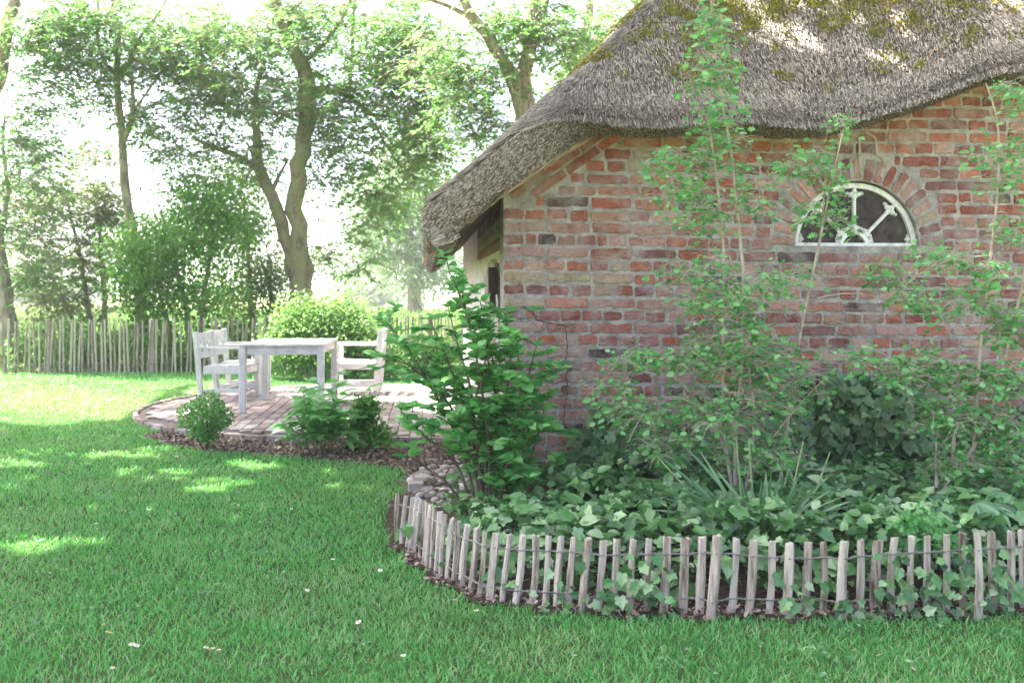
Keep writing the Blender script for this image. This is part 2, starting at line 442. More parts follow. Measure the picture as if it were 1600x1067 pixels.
def big_leaf(width, curl, fold, n=6, base=0.25, serr=0.0):
    """a broad leaf as strips either side of a midrib, with a short petiole"""
    ys = np.linspace(0, 1, n + 1)
    w = width * (np.sin(np.pi * ys ** 0.75) ** 0.8)
    w[0] = 0.02; w[-1] = 0.0
    V = []; T = []
    for i, y in enumerate(ys):
        zc = -curl * y * y
        V += [(-w[i], y, zc + fold * w[i]), (0, y, zc), (w[i], y, zc + fold * w[i])]
    for i in range(n):
        a = i * 3; b = a + 3
        for s in (0, 1):
            T += [(a + s, a + s + 1, b + s + 1), (a + s, b + s + 1, b + s)]
    return np.array(V, float), np.array(T)

def T_join(parts):
    V = []; T = []; n = 0
    for v, t in parts:
        V.append(v); T.append(t + n); n += len(v)
    return np.vstack(V), np.vstack(T)

def T_xform(T, ang=0.0, scale=1.0, off=(0, 0, 0), tilt=0.0):
    V, Tr = T
    c, s = math.cos(ang), math.sin(ang)
    ct, st = math.cos(tilt), math.sin(tilt)
    v = V * scale
    v = np.stack([v[:, 0], v[:, 1] * ct - v[:, 2] * st, v[:, 1] * st + v[:, 2] * ct], -1)
    v = np.stack([v[:, 0] * c - v[:, 1] * s, v[:, 0] * s + v[:, 1] * c, v[:, 2]], -1) + np.array(off)
    return v, Tr

def leaf_object(name, me, parent, p, ydir, zdir, s):
    """one leaf as an object of its own"""
    y = Vector(ydir).normalized(); z = Vector(zdir)
    x = y.cross(z).normalized(); z = x.cross(y)
    R = Matrix((x, y, z)).transposed().to_4x4()
    o = link(name, me, parent)
    o.matrix_basis = Matrix.Translation(Vector(p)) @ R @ Matrix.Scale(s, 4)
    return o

# ------------------------------------------------------------------ outlines on the ground
FENCE_PX = [(77, 330, 73, 590, 28), (120, 340, 100, 610, 25), (160, 345, 130, 630, 25), (185, 350, 140, 655, 24), (205, 360, 165, 670, 24), (225, 370, 195, 690, 24),
            (240, 380, 220, 705, 22), (258, 390, 240, 735, 30), (283, 400, 265, 745, 24), (310, 425, 290, 765, 30), (338, 440, 315, 790, 25), (378, 465, 350, 805, 25),
            (412, 485, 388, 830, 32), (460, 508, 432, 850, 36), (515, 518, 480, 878, 34), (560, 540, 525, 910, 26), (620, 545, 588, 920, 48), (702, 555, 655, 935, 30),
            (770, 558, 725, 945, 34), (845, 560, 820, 950, 40), (915, 562, 893, 955, 32), (985, 565, 957, 960, 34), (1057, 567, 1030, 965, 34), (1137, 575, 1097, 990, 42),
            (1220, 585, 1183, 985, 38), (1298, 582, 1270, 985, 38)]
PALES = [(600 + a / 3.5575, 680 + b / 3.5575, 600 + c / 3.5575, 680 + d / 3.5575, w / 3.5575) for a, b, c, d, w in FENCE_PX]
FENCE_PX2 = [(35, 545, 20, 925, 38), (118, 540, 100, 925, 36), (210, 535, 185, 930, 44), (305, 540, 290, 930, 48), (395, 530, 378, 935, 46), (472, 525, 430, 965, 48), (570, 540, 540, 930, 34),
             (662, 550, 632, 935, 46), (760, 555, 735, 935, 40), (850, 565, 828, 940, 54), (948, 565, 920, 935, 40), (1027, 560, 1015, 935, 34)]
PALES += [(980 + a / 3.334, 680 + b / 3.334, 980 + c / 3.334, 680 + d / 3.334, w / 3.334) for a, b, c, d, w in FENCE_PX2]
FENCE_PX3 = [(135, 560, 120, 960, 44), (222, 550, 208, 940, 36), (315, 550, 297, 940, 54), (400, 535, 385, 935, 36), (488, 530, 482, 925, 34), (568, 530, 562, 925, 38), (670, 520, 665, 925, 38),
             (750, 510, 748, 920, 38), (828, 505, 825, 965, 36), (905, 505, 910, 915, 44), (1005, 505, 990, 910, 36), (1052, 495, 1050, 905, 22), (1090, 500, 1085, 905, 40), (1170, 500, 1160, 900, 40), (1260, 497, 1256, 897, 38)]
PALES += [(1280 + a / 3.334, 680 + b / 3.334, 1280 + c / 3.334, 680 + d / 3.334, w / 3.334) for a, b, c, d, w in FENCE_PX3]
FENCE_G = [G(c, d) for a, b, c, d, w in PALES]                     # foot of every pale

def poly_in(pts, poly):
    """points (n,2) inside a polygon"""
    x, y = pts[:, 0], pts[:, 1]
    ins = np.zeros(len(pts), bool)
    p = np.asarray(poly, float); q = np.roll(p, -1, axis=0)
    for (x1, y1), (x2, y2) in zip(p, q):
        c = ((y1 > y) != (y2 > y)) & (x < (x2 - x1) * (y - y1) / (y2 - y1 + 1e-12) + x1)
        ins ^= c
    return ins

def house_xy(a, b):
    p = W(a, b, 0.0); return (float(p[0]), float(p[1]))

# planting bed: from just outside the low fence back to the gable wall
fg = np.array(FENCE_G)
nrm = np.gradient(fg, axis=0); nrm = unit(np.stack([nrm[:, 1], -nrm[:, 0]], -1))
sm = np.array([np.mean(fg[max(0, i - 3):i + 4], axis=0) for i in range(len(fg))])
nrm = np.array([np.mean(nrm[max(0, i - 3):i + 4], axis=0) for i in range(len(nrm))])
edge = sm + nrm * (0.07 + 0.035 * np.sin(np.arange(len(sm)) * 1.3))[:, None]
BED = [tuple(p) for p in edge] + [(4.6, 4.2), house_xy(4.6, 0.02), house_xy(0.0, 0.02), (-0.10, 6.9), (-0.62, 6.7), (-0.75, 6.1), (-0.70, 5.5)]
MULCH = [G(*p) for p in [(222, 682), (255, 694), (330, 706), (420, 712), (500, 719), (570, 726), (630, 732), (640, 770)]] + [(-0.60, 6.5), (-0.10, 6.9), (-0.3, 8.75), (-0.9, 8.72), (-2.2, 8.75)] + [(-3.2, 9.2)]
PC = np.array([-1.5, 11.05]); PR = 2.5
house_line = lambda Y: HC[0] + HV[0] / HV[1] * (Y - HC[1])
PATIO = [(PC[0] + PR * math.cos(t), PC[1] + PR * math.sin(t)) for t in np.linspace(math.pi * 0.5, math.pi * 1.46, 40)] + [(-0.62, 8.55), (house_line(8.55) - 0.05, 8.55), (house_line(13.55) - 0.05, 13.55)]
FENCE_LINE = [(-12.5, 14.6), (-10.0, 15.3), G(0, 585), G(110, 583), G(225, 583), G(330, 582), G(430, 579), G(560, 574), G(640, 570), G(705, 566), (-0.7, 18.6)]
LAWN = [(-12.5, 1.2), (6.5, 1.2), (6.5, 4.4)] + [(4.6, 4.2)] + [(-0.3, 5.3), (-0.15, 7.2), (-0.5, 13.6), (-0.9, 18.5)] + list(reversed(FENCE_LINE))

def sheet(name, poly, z, mat, **kw):
    bm = bmesh.new()
    vs = [bm.verts.new((x, y, z)) for x, y in poly]
    es = [bm.edges.new((vs[i], vs[(i + 1) % len(vs)])) for i in range(len(vs))]
    bmesh.ops.triangle_fill(bm, edges=es, use_beauty=True)
    for f in bm.faces:
        if f.normal.z < 0: f.normal_flip()
    me = bpy.data.meshes.new(name); bm.to_mesh(me); bm.free()
    me.materials.append(mat)
    return link(name, me, **kw)

# ------------------------------------------------------------------ ground
sheet('ground', [(-700, -30), (700, -30), (700, 1100), (-700, 1100)], -0.012, M['meadow'], kind='structure')
sheet('lawn', LAWN, 0.0, M['lawn'], kind='structure')
sheet('planting_bed', BED, 0.008, M['soil'], kind='structure')
sheet('mulch_strip', MULCH, 0.004, M['mulch_ground'], kind='structure')

def no_grass(xy):
    return poly_in(xy, BED) | poly_in(xy, MULCH) | poly_in(xy, PATIO)

def in_view(P, mx=90, my=60):
    px = to_px(P)
    return (P[:, 1] > 0.5) & (px[:, 0] > -mx) & (px[:, 0] < 1600 + mx) & (px[:, 1] < 1067 + my) & (px[:, 1] > -my)

def grass():
    n = 1040000
    Y = 1.7 + (16.6 - 1.7) * rng.random(n) ** 1.0
    # candidate density falls with distance
    keep = rng.random(n) < np.clip((4.2 / Y) ** 1.25, 0, 1)
    Y = Y[keep]; n = len(Y)
    X = rng.uniform(-8.6, 3.6, n)
    P = np.stack([X, Y, np.zeros(n)], -1)
    ok = in_view(P, 620, 420) & poly_in(P[:, :2], LAWN)
    P = P[ok]
    ng = no_grass(P[:, :2])
    # thin, ragged edge next to the beds
    near = no_grass(P[:, :2] + rng.normal(0, 0.05, (len(P), 2)))
    P = P[~ng & ~(near & (rng.random(len(P)) < 0.55))]
    n = len(P)
    d = P[:, 1]
    clump = 0.5 + 0.5 * np.sin(P[:, 0] * 5.1 + np.sin(P[:, 1] * 4.3) * 2) * np.sin(P[:, 1] * 6.7 + np.sin(P[:, 0] * 3.1) * 2)
    h = (0.015 + 0.016 * rng.random(n) + 0.010 * clump) * np.where(d > 9, 1.1, 1.0)
    w = 0.0021 * (np.maximum(d, 3.2) / 3.6) ** 0.85 * rng.uniform(0.8, 1.4, n)
    th = rng.uniform(0, 2 * math.pi, n)
    side = np.stack([np.cos(th), np.sin(th), np.zeros(n)], -1)
    lean = rng.normal(0, 0.62, (n, 2)); lean = np.concatenate([lean, np.zeros((n, 1))], 1)
    up = np.array([0, 0, 1.0])
    V = np.empty((n, 5, 3))
    V[:, 0] = P - side * w[:, None]; V[:, 1] = P + side * w[:, None]
    mid = P + up * (h * 0.55)[:, None] + lean * (h * 0.35)[:, None]
    V[:, 2] = mid - side * w[:, None] * 0.8; V[:, 3] = mid + side * w[:, None] * 0.8
    V[:, 4] = P + up * (h * 0.95)[:, None] + lean * (h * 0.95)[:, None]
    base = (np.arange(n) * 5)[:, None]
    T = np.concatenate([base + np.array([0, 1, 3]), base + np.array([0, 3, 2]), base + np.array([2, 3, 4])], 0)
    me = mesh_np('grass', V.reshape(-1, 3), T, M['grass'])
    dry = (1.2 - np.hypot((P[:, 0] + 5.2) / 3.2, (P[:, 1] - 11.6) / 1.5) + 0.35 * np.sin(P[:, 0] * 3 + P[:, 1] * 2)).clip(0, 1) * 0.85 + 0.22 * (np.sin(P[:, 0] * 2.3 + 1.1 * np.sin(P[:, 1] * 3.1)) * np.sin(P[:, 1] * 2.9 + 1.3 * np.sin(P[:, 0] * 2.1)) > 0.35)
    at = me.attributes.new('dry', 'FLOAT', 'POINT'); at.data.foreach_set('value', np.repeat(np.clip(dry * rng.uniform(0.2, 1.3, n), 0, 0.9), 5).astype(np.float32))
    link('grass', me, label='short green lawn grass with brownish dry blades', cat='grass', kind='stuff')
    return n
N_GRASS = grass()

def lawn_weeds():
    """flat clover and plantain patches, and stray dry bits, between the blades"""
    c = np.stack([rng.uniform(-5.5, 3.0, 420), 2.5 + 6.5 * rng.random(420) ** 1.3], -1)
    c = c[poly_in(c, LAWN) & ~no_grass(c)]
    idx = np.repeat(np.arange(len(c)), rng.integers(4, 22, len(c))); n = len(idx)
    P = np.hstack([c[idx] + rng.normal(0, 0.035, (n, 2)), rng.uniform(0.018, 0.036, (n, 1))])
    d = rdir(n); d[:, 2] = 0.15
    V, T = scatter(T_OVAL, P, d, np.array([0, 0, 1.0]) + rng.normal(0, 0.25, (n, 3)), rng.uniform(0.012, 0.026, n))
    link('lawn_clover', mesh_np('lawn_clover', V, T, M['leaf_palmate']), label='small grey-green clover leaves in patches through the lawn', cat='clover', kind='stuff')
    c = np.stack([rng.uniform(-5.5, 3.0, 900), 2.5 + 7.5 * rng.random(900) ** 1.2], -1)
    c = c[poly_in(c, LAWN) & ~no_grass(c)]; n = len(c)
    P = np.hstack([c, rng.uniform(0.02, 0.04, (n, 1))]); d = rdir(n); d[:, 2] *= 0.3
    V, T = scatter(T_NARROW, P, d, np.array([0, 0, 1.0]) + rng.normal(0, 0.4, (n, 3)), rng.uniform(0.012, 0.035, n))
    link('lawn_debris', mesh_np('lawn_debris', V, T, M['mulch']), label='tiny dry leaf and straw bits lying in the lawn', cat='leaf litter', kind='stuff')
lawn_weeds()

# ------------------------------------------------------------------ house: thatched brick outbuilding
HL = 7.0; HW = 6.0
house = empty('brick_outbuilding', tuple(W(0, 0, 0)), label='old red brick outbuilding under a mossy thatched roof with a half round window', cat='building')

def smoothstep(a, b, x):
    t = np.clip((np.asarray(x, float) - a) / (b - a), 0, 1); return t * t * (3 - 2 * t)

def main_slope(a):
    t = np.asarray(a, float) + 0.45
    return 1.80 + 0.86 * t + 0.08 * t * t * (t < 4)

def smin(x, y, k=0.10):
    return -k * np.log(np.exp(-x / k) + np.exp(-y / k))

def hip_rise(a):
    a = np.asarray(a, float)
    return 0.33 * smoothstep(1.75, 3.05, a) - 0.33 * smoothstep(4.0, 5.2, a)

def roof_z(a, b, wob=True):
    a = np.asarray(a, float); b = np.asarray(b, float)
    hip = 2.30 + hip_rise(a) + 1.15 * (b + 0.33)
    z = smin(smin(main_slope(a), main_slope(HW - a)), hip)
    d = np.minimum(np.minimum(a + 0.45, HW + 0.45 - a), b + 0.33)
    r = 0.045
    z = z - np.where(d < r, r - np.sqrt(np.maximum(r * r - (r - np.clip(d, 0, r)) ** 2, 0)), 0) * 0.8
    if wob: z = z + 0.012 * np.sin(a * 7.3 + b * 3.1) + 0.008 * np.sin(b * 11 - a * 5)
    return z

def roof_grad(a, b):
    e = 0.02
    zx = (roof_z(a + e, b, False) - roof_z(a - e, b, False)) / (2 * e)
    zy = (roof_z(a, b + e, False) - roof_z(a, b - e, False)) / (2 * e)
    return zx, zy

def skirt_profile(kind_w):
    """(inward, drop) from the top edge to the cut bottom; kind_w 0 = verge, 1 = cut eave"""
    verge = [(0.0, 0.0), (-0.012, 0.07), (0.0, 0.17), (0.03, 0.27), (0.10, 0.265), (0.36, 0.20)]
    eave = [(0.0, 0.0), (0.005, 0.025), (0.03, 0.05), (0.09, 0.065), (0.20, 0.05), (0.46, -0.12)]
    return [(p[0] * (1 - kind_w) + q[0] * kind_w, p[1] * (1 - kind_w) + q[1] * kind_w) for p, q in zip(verge, eave)]

EAVE_SIDE = [(0.0, 0.0), (0.0, 0.08), (0.02, 0.16), (0.07, 0.22), (0.13, 0.19), (0.46, -0.12)]

def build_roof():
    A = np.concatenate([np.linspace(-0.45, 4.2, 90), np.linspace(4.3, HW + 0.45, 20)])
    B = np.concatenate([np.linspace(-0.33, 1.8, 40), np.linspace(1.95, HL + 0.35, 24)])
    aa, bb = np.meshgrid(A, B, indexing='ij')
    zz = roof_z(aa, bb)
    V = W(aa, bb, zz).reshape(-1, 3)
    nb = len(B)
    i = np.arange(len(A) - 1)[:, None]; j = np.arange(nb - 1)[None]
    q = np.stack([i * nb + j, (i + 1) * nb + j, (i + 1) * nb + j + 1, i * nb + j + 1], -1).reshape(-1, 4)
    mb = MB(); mb.add(V, q)
    # skirt: left eave (far to near), front, right eave
    path = [(-0.45, b, (1, 0), 1.0) for b in B[::-1]] + [(a, -0.33, (0, 1), float(smoothstep(0.05, 0.62, a) * (1 - smoothstep(5.3, 5.9, a)))) for a in A] + [(HW + 0.45, b, (-1, 0), 1.0) for b in B]
    rows = []
    for a, b, (ia, ib), kw in path:
        z0 = float(roof_z(a, b))
        rows.append([W(a + ia * o, b + ib * o, z0 - dz) for o, dz in (skirt_profile(kw) if ib else EAVE_SIDE)])
    V2 = np.array(rows); m = V2.shape[1]
    i = np.arange(len(rows) - 1)[:, None]; j = np.arange(m - 1)[None]
    q2 = np.stack([i * m + j, (i + 1) * m + j, (i + 1) * m + j + 1, i * m + j + 1], -1).reshape(-1, 4)
    mb.add(V2.reshape(-1, 3), q2)
    A2 = np.concatenate([np.linspace(-0.24, 0.6, 12), np.linspace(0.8, HW - 0.6, 20), np.linspace(HW - 0.5, HW + 0.24, 8)]); B2 = np.concatenate([np.linspace(-0.16, 0.6, 10), np.linspace(0.9, HL + 0.2, 20)])
    aa, bb = np.meshgrid(A2, B2, indexing='ij'); nb = len(B2)
    d2 = 0.10 + 0.15 * (1 - smoothstep(0.05, 0.62, aa)) + 0.1 * smoothstep(0.1, 0.8, bb)
    V3 = W(aa, bb, roof_z(aa, bb, False) - d2).reshape(-1, 3)
    i = np.arange(len(A2) - 1)[:, None]; j = np.arange(nb - 1)[None]
    mb.add(V3, np.stack([i * nb + j, i * nb + j + 1, (i + 1) * nb + j + 1, (i + 1) * nb + j], -1).reshape(-1, 4))
    return mb.mesh('roof', M['thatch_core'], True)
roof = link('roof', build_roof(), house)

T_REED = (np.array([(-0.5, 0, 0), (0, 0, 0.5), (0.5, 0, 0), (-0.4, 1, 0), (0, 1, 0.4), (0.4, 1, 0)], float),
          np.array([(0, 1, 4), (0, 4, 3), (1, 2, 5), (1, 5, 4)]))

def reeds():
    P = []; D = []; Nn = []; SC = []
    def vec(da, db, dz):
        return np.stack([da * HU[0] + db * HV[0], da * HU[1] + db * HV[1], dz], -1)
    def top(n, a0, a1, b0, b1, wid, ln):
        a = rng.uniform(a0, a1, n); b = rng.uniform(b0, b1, n)
        z = roof_z(a, b)
        zx, zy = roof_grad(np.maximum(a, -0.33), np.maximum(b, -0.2))
        g = np.sqrt(zx * zx + zy * zy) + 1e-6
        d = unit(vec(-zx, -zy, -g * g))
        nn = unit(vec(-zx, -zy, np.ones(n)))
        dirs = unit(d + nn * rng.uniform(0.05, 0.36, n)[:, None] + rng.normal(0, 0.10, (n, 3)))
        l = ln * rng.uniform(0.6, 1.4, n)
        p = W(a, b, z) - dirs * (l * 0.6)[:, None] + nn * rng.uniform(-0.004, 0.012, n)[:, None]
        P.append(p); D.append(dirs); Nn.append(nn); w = wid * rng.uniform(0.7, 1.4, n)
        SC.append(np.stack([w, l, w], -1))
    top(150000, -0.45, 4.3, -0.33, 1.3, 0.0052, 0.042)
    top(24000, 0.1, 4.3, -0.36, -0.22, 0.0054, 0.055)
    top(9000, 4.3, HW + 0.4, -0.33, 2.0, 0.010, 0.08)
    top(9000, -0.45, 2.5, 1.5, HL + 0.3, 0.014, 0.10)
    # skirt reeds
    def skirt(n, front, wid, ln):
        if front:
            a = rng.uniform(-0.45, 4.3, n); b = np.full(n, -0.33); kw = smoothstep(0.05, 0.62, a)
            ia, ib = np.zeros(n), np.ones(n)
        else:
            a = np.full(n, -0.45); b = -0.33 + (HL + 0.6) * rng.random(n) ** 1.6; kw = np.ones(n)
            ia, ib = np.ones(n), np.zeros(n)
        t = rng.random(n) * 4.0
        k = t.astype(int).clip(0, 3); f = t - k
        prof = np.array([[skirt_profile(w_)[q] if front else EAVE_SIDE[q] for q in range(6)] for w_ in (0.0, 1.0)])
        o = (prof[0, k, 0] * (1 - f) + prof[0, k + 1, 0] * f) * (1 - kw) + (prof[1, k, 0] * (1 - f) + prof[1, k + 1, 0] * f) * kw
        dz = (prof[0, k, 1] * (1 - f) + prof[0, k + 1, 1] * f) * (1 - kw) + (prof[1, k, 1] * (1 - f) + prof[1, k + 1, 1] * f) * kw
        z = roof_z(a, b) - dz
        p = W(a + ia * o, b + ib * o, z)
        zx, zy = roof_grad(np.maximum(a, -0.3), np.maximum(b + 0.15, -0.1))
        g2 = zx * zx + zy * zy
        d = unit(vec(-zx, -zy, -g2))
        outw = vec(-ia, -ib, np.full(n, -0.25))
        dirs = unit(d + outw * (0.30 + 0.3 * rng.random(n))[:, None] + rng.normal(0, 0.16, (n, 3)))
        l = ln * rng.uniform(0.6, 1.4, n)
        p = p - dirs * (l * 0.72)[:, None]
        P.append(p); D.append(dirs); Nn.append(unit(outw + rng.normal(0, 0.2, (n, 3)))); w = wid * rng.uniform(0.7, 1.4, n)
        SC.append(np.stack([w, l, w], -1))
    skirt(30000, True, 0.0054, 0.045)
    skirt(16000, False, 0.009, 0.07)
    P = np.vstack(P); D = np.vstack(D); Nn = np.vstack(Nn); SC = np.vstack(SC)
    V, T = scatter(T_REED, P, D, Nn, SC)
    return mesh_np('thatch_reeds', V, T, M['reed'])
link('thatch_reeds', reeds(), roof, kind='stuff')

def loose_straw():
    """long golden stalks lying under the verge and stray reeds on the surface"""
    mb = MB()
    for k in range(90):
        a0 = rng.uniform(-0.35, 0.5); ln = rng.uniform(0.08, 0.35)
        pts = []
        for t in np.linspace(0, 1, 4):
            a = a0 - t * ln * 0.75
            if a < -0.5: break
            o_, d_ = skirt_profile(float(smoothstep(0.05, 0.62, a)))[3]
            z = float(roof_z(a, -0.33, False)) - d_ + rng.normal(0, 0.006) - 0.012 * t
            pts.append(W(a, -0.33 + o_ + rng.normal(0, 0.012) + 0.05 * (k % 3), z))
        if len(pts) > 2: mb.tube(pts, 0.003, 3, False)
    for k in range(140):
        a = rng.uniform(0.2, 4.0); b = rng.uniform(-0.2, 1.2); th = rng.uniform(0, math.pi * 2); ln = rng.uniform(0.05, 0.14)
        pts = [W(a + math.cos(th) * t * ln, b + math.sin(th) * t * ln, float(roof_z(a + math.cos(th) * t * ln, b + math.sin(th) * t * ln)) + 0.025 + 0.02 * t) for t in (0, 0.5, 1)]
        mb.tube(pts, 0.0028, 3, False)
    return mb.mesh('loose_straw', M['reed_straw'])
link('loose_straw', loose_straw(), roof, kind='stuff')

def moss():
    n = 5200
    a = rng.uniform(0.4, 4.3, n); b = rng.uniform(-0.2, 1.5, n)
    f = 0.6 * np.sin(a * 11.1 + 1.7 * np.sin(b * 13)) * np.sin(b * 17.3 + 1.3 * np.sin(a * 9.7)) + 0.4 * np.sin(a * 4.1 + b * 3) * np.sin(b * 6.3 - a) + 0.55 * smoothstep(-0.1, 0.6, b) + 0.2 * smoothstep(1.0, 3.0, a) + rng.normal(0, 0.3, n)
    keep = f > 0.55
    a, b = a[keep], b[keep]; n = len(a)
    per = 22
    aa = np.repeat(a, per) + rng.normal(0, 0.022, n * per); bb = np.repeat(b, per) + rng.normal(0, 0.018, n * per)
    z = roof_z(aa, bb)
    zx, zy = roof_grad(aa, bb)
    nn = unit(np.stack([-zx * HU[0] - zy * HV[0], -zx * HU[1] - zy * HV[1], np.ones(len(aa))], -1))
    d = unit(nn + rng.normal(0, 0.5, nn.shape))
    P = W(aa, bb, z) + nn * 0.006
    V, T = scatter(T_QUAD, P, d, rdir(len(P)), rng.uniform(0.014, 0.030, len(P)))
    return mesh_np('moss', V, T, M['moss'])
link('moss', moss(), roof, kind='stuff')

# --- gable wall
WIN_A = float(wall_a(1340)); WIN_Z = 1.572; WIN_R = 0.39; ARCH_R = 0.53
COURSE = 0.0738
settle = lambda a: -0.016 * np.clip(a, 0, 2.0)            # the courses have sunk towards the middle

def wall_top(a):
    return float(roof_z(a, 0.0, False)) - 0.10

def gable_wall():
    bm = bmesh.new()
    top = np.linspace(0, HW, 40)
    out = [(0, -0.05)] + [(HW, -0.05)] + [(a, wall_top(a)) for a in top[::-1]]
    th = np.linspace(0, math.pi, 25)
    hole = [(WIN_A + WIN_R * math.cos(t), WIN_Z + WIN_R * 1.02 * math.sin(t)) for t in th]
    es = []
    for loop in (out, hole):
        vs = [bm.verts.new(tuple(W(a, 0.0, z))) for a, z in loop]
        es += [bm.edges.new((vs[i], vs[(i + 1) % len(vs)])) for i in range(len(vs))]
    bmesh.ops.triangle_fill(bm, edges=es, use_beauty=True)
    r = bmesh.ops.extrude_face_region(bm, geom=bm.faces[:])
    d = Vector((HV[0] * 0.24, HV[1] * 0.24, 0))
    for g in r['geom']:
        if isinstance(g, bmesh.types.BMVert): g.co += d
    bmesh.ops.recalc_face_normals(bm, faces=bm.faces)
    me = bpy.data.meshes.new('gable_wall'); bm.to_mesh(me); bm.free()
    me.materials.append(M['mortar'])
    return me
gable = link('gable_wall', gable_wall(), house)

PALETTE = [(lin(158, 92, 74), 14), (lin(144, 84, 72), 12), (lin(142, 96, 88), 18), (lin(160, 118, 108), 18), (lin(124, 86, 83), 12), (lin(172, 138, 127), 11),
           (lin(158, 124, 102), 6), (lin(168, 150, 122), 5), (lin(102, 80, 77), 4), (lin(168, 104, 82), 5), (lin(90, 74, 74), 2)]
pal_w = np.array([w for c, w in PALETTE], float); pal_w /= pal_w.sum()
def brick_tone(upper):
    c = np.array(PALETTE[rng.choice(len(PALETTE), p=pal_w)][0][:3])
    if upper and rng.random() < 0.5: c = np.array(PALETTE[rng.choice([0, 1, 1, 9])][0][:3])
    c = (c * 0.9 + c.mean() * 0.1) * np.array([1.03, 0.99, 0.98])
    return np.clip(c * rng.uniform(0.82, 1.12) * rng.uniform(0.96, 1.04, 3), 0.01, 0.8)

def brick_shape(L, Hh, wear=1.0):
    """worn brick: bulging uneven front outline, rounded to the joint; x along, z up, -y out of the wall"""
    nx = 6 if L > 0.15 else 4
    out = []
    for i in range(nx): out.append((-L / 2 + L * (i + 0.15) / (nx - 0.7), -Hh / 2))
    out += [(L / 2, -Hh * 0.22), (L / 2, Hh * 0.25)]
    for i in range(nx): out.append((L / 2 - L * (i + 0.15) / (nx - 0.7), Hh / 2))
    out += [(-L / 2, Hh * 0.25), (-L / 2, -Hh * 0.22)]
    o = np.array(out); n = len(o)
    o = o + rng.normal(0, 0.0022 * wear, o.shape)
    o = o + rng.normal(0, 0.0020 * wear, o.shape)
    back = np.stack([o[:, 0] * 1.0, np.full(n, 0.012), o[:, 1] * 1.0], -1)
    mid = np.stack([o[:, 0], np.full(n, -0.003), o[:, 1]], -1)
    sx = 1 - 0.008 / L; sz = 1 - 0.0075 / Hh
    front = np.stack([o[:, 0] * sx, -0.0062 + rng.normal(0, 0.0018 * wear, n), o[:, 1] * sz], -1)
    V = np.vstack([back, mid, front, [[0, -0.0068, 0]]])
    q = []
    for r in range(2):
        for k in range(n):
            k2 = (k + 1) % n
            q.append((r * n + k, r * n + k2, (r + 1) * n + k2, (r + 1) * n + k))
    t = [(2 * n + k, 2 * n + (k + 1) % n, 3 * n) for k in range(n)]
    return V, q, t

BR_STRETCH = [brick_shape(0.235, 0.058) for k in range(9)]
BR_HEAD = [brick_shape(0.108, 0.058) for k in range(9)]
def shape_mesh(s, nm):
    mb = MB(); mb.add(*s); return mb.mesh(nm, M['brick'])
ME_STRETCH = [shape_mesh(s, 'brick') for s in BR_STRETCH]
ME_HEAD = [shape_mesh(s, 'brick') for s in BR_HEAD]

rake_z = lambda a: 1.862 + 0.70 * a                        # thatch line over the gable; two raking courses lie below it
bricks = []   # (a, z, length, height, tilt, tone, stretcher?)
nz = int(2.78 / COURSE)
for c in range(nz):
    z = 0.02 + COURSE * (c + 0.5)
    stretch = c % 2 == 0
    a = 0.004 + (0.0 if stretch else 0.0)
    first = True
    while a < 4.75:
        if stretch: L = 0.235 + rng.normal(0, 0.012)
        else: L = 0.108 + rng.normal(0, 0.007)
        if not stretch and first: L = 0.112
        if first and stretch: L = 0.235
        if not first and rng.random() < 0.07: L *= rng.uniform(0.45, 0.75)
        if not stretch and not first and rng.random() < 0.08: L = 0.225
        if not stretch and len(bricks) and first is False and a < 0.2 and rng.random() < 0.6: L = 0.055   # closer next to the corner header
        first = False
        a0, a1 = a, a + L
        a = a1 + 0.013 + abs(rng.normal(0, 0.006))
        zc = z + float(settle((a0 + a1) / 2)) + rng.normal(0, 0.0022)
        # stop at the window arch
        dz = zc - WIN_Z
        R = ARCH_R + 0.012
        hb = 0.0555 + rng.normal(0, 0.003)
        if -0.041 < dz < R:
            if dz < -0.012 and a1 > WIN_A - WIN_R and a0 < WIN_A + WIN_R:      # trimmed course under the sill
                hb = 0.058 - (dz + 0.041); zc -= (0.058 - hb) / 2
                bricks.append(((a0 + a1) / 2, zc, a1 - a0, hb, 0.0, brick_tone(False), (a1 - a0) > 0.16)); continue
            hw = math.sqrt(max(0, R * R - max(0.0, abs(dz) - 0.03) ** 2))
            lo, hi = WIN_A - hw, WIN_A + hw
            if a0 >= lo and a1 <= hi: continue
            if a0 < lo < a1: a1 = lo - 0.004
            elif a0 < hi < a1: a0 = hi + 0.004
            if a1 - a0 < 0.03: continue
        # stop below the raking courses
        lim = (zc + 0.03 - (1.862 - 0.135)) / 0.70
        if zc > 1.75:
            if a1 < lim and zc > 1.80: continue
            if a0 < lim and zc > 1.80: a0 = lim + 0.006
            if a1 - a0 < 0.03: continue
        if zc > wall_top((a0 + a1) / 2) - 0.02: continue
        bricks.append(((a0 + a1) / 2, zc, a1 - a0, hb, rng.normal(0, 0.008), brick_tone(zc > 1.75), (a1 - a0) > 0.16))
# raking courses beside the verge
ang = math.atan(0.70)
for row in range(2):
    s = 0.03 + 0.11 * row
    while s < 0.95:
        L = 0.235 + rng.normal(0, 0.01)
        off = 0.030 + 0.064 * row
        a_c = (s + L / 2) * math.cos(ang) + off * math.sin(ang)
        z_c = 1.862 + (s + L / 2) * math.sin(ang) - off * math.cos(ang)
        if z_c < wall_top(a_c) + 0.02 and a_c - L / 2 * math.cos(ang) > 0.01:
            bricks.append((a_c, z_c, L, 0.053, ang, brick_tone(True) * np.array([1.0, 0.92, 0.9]), True))
        s += L + 0.014
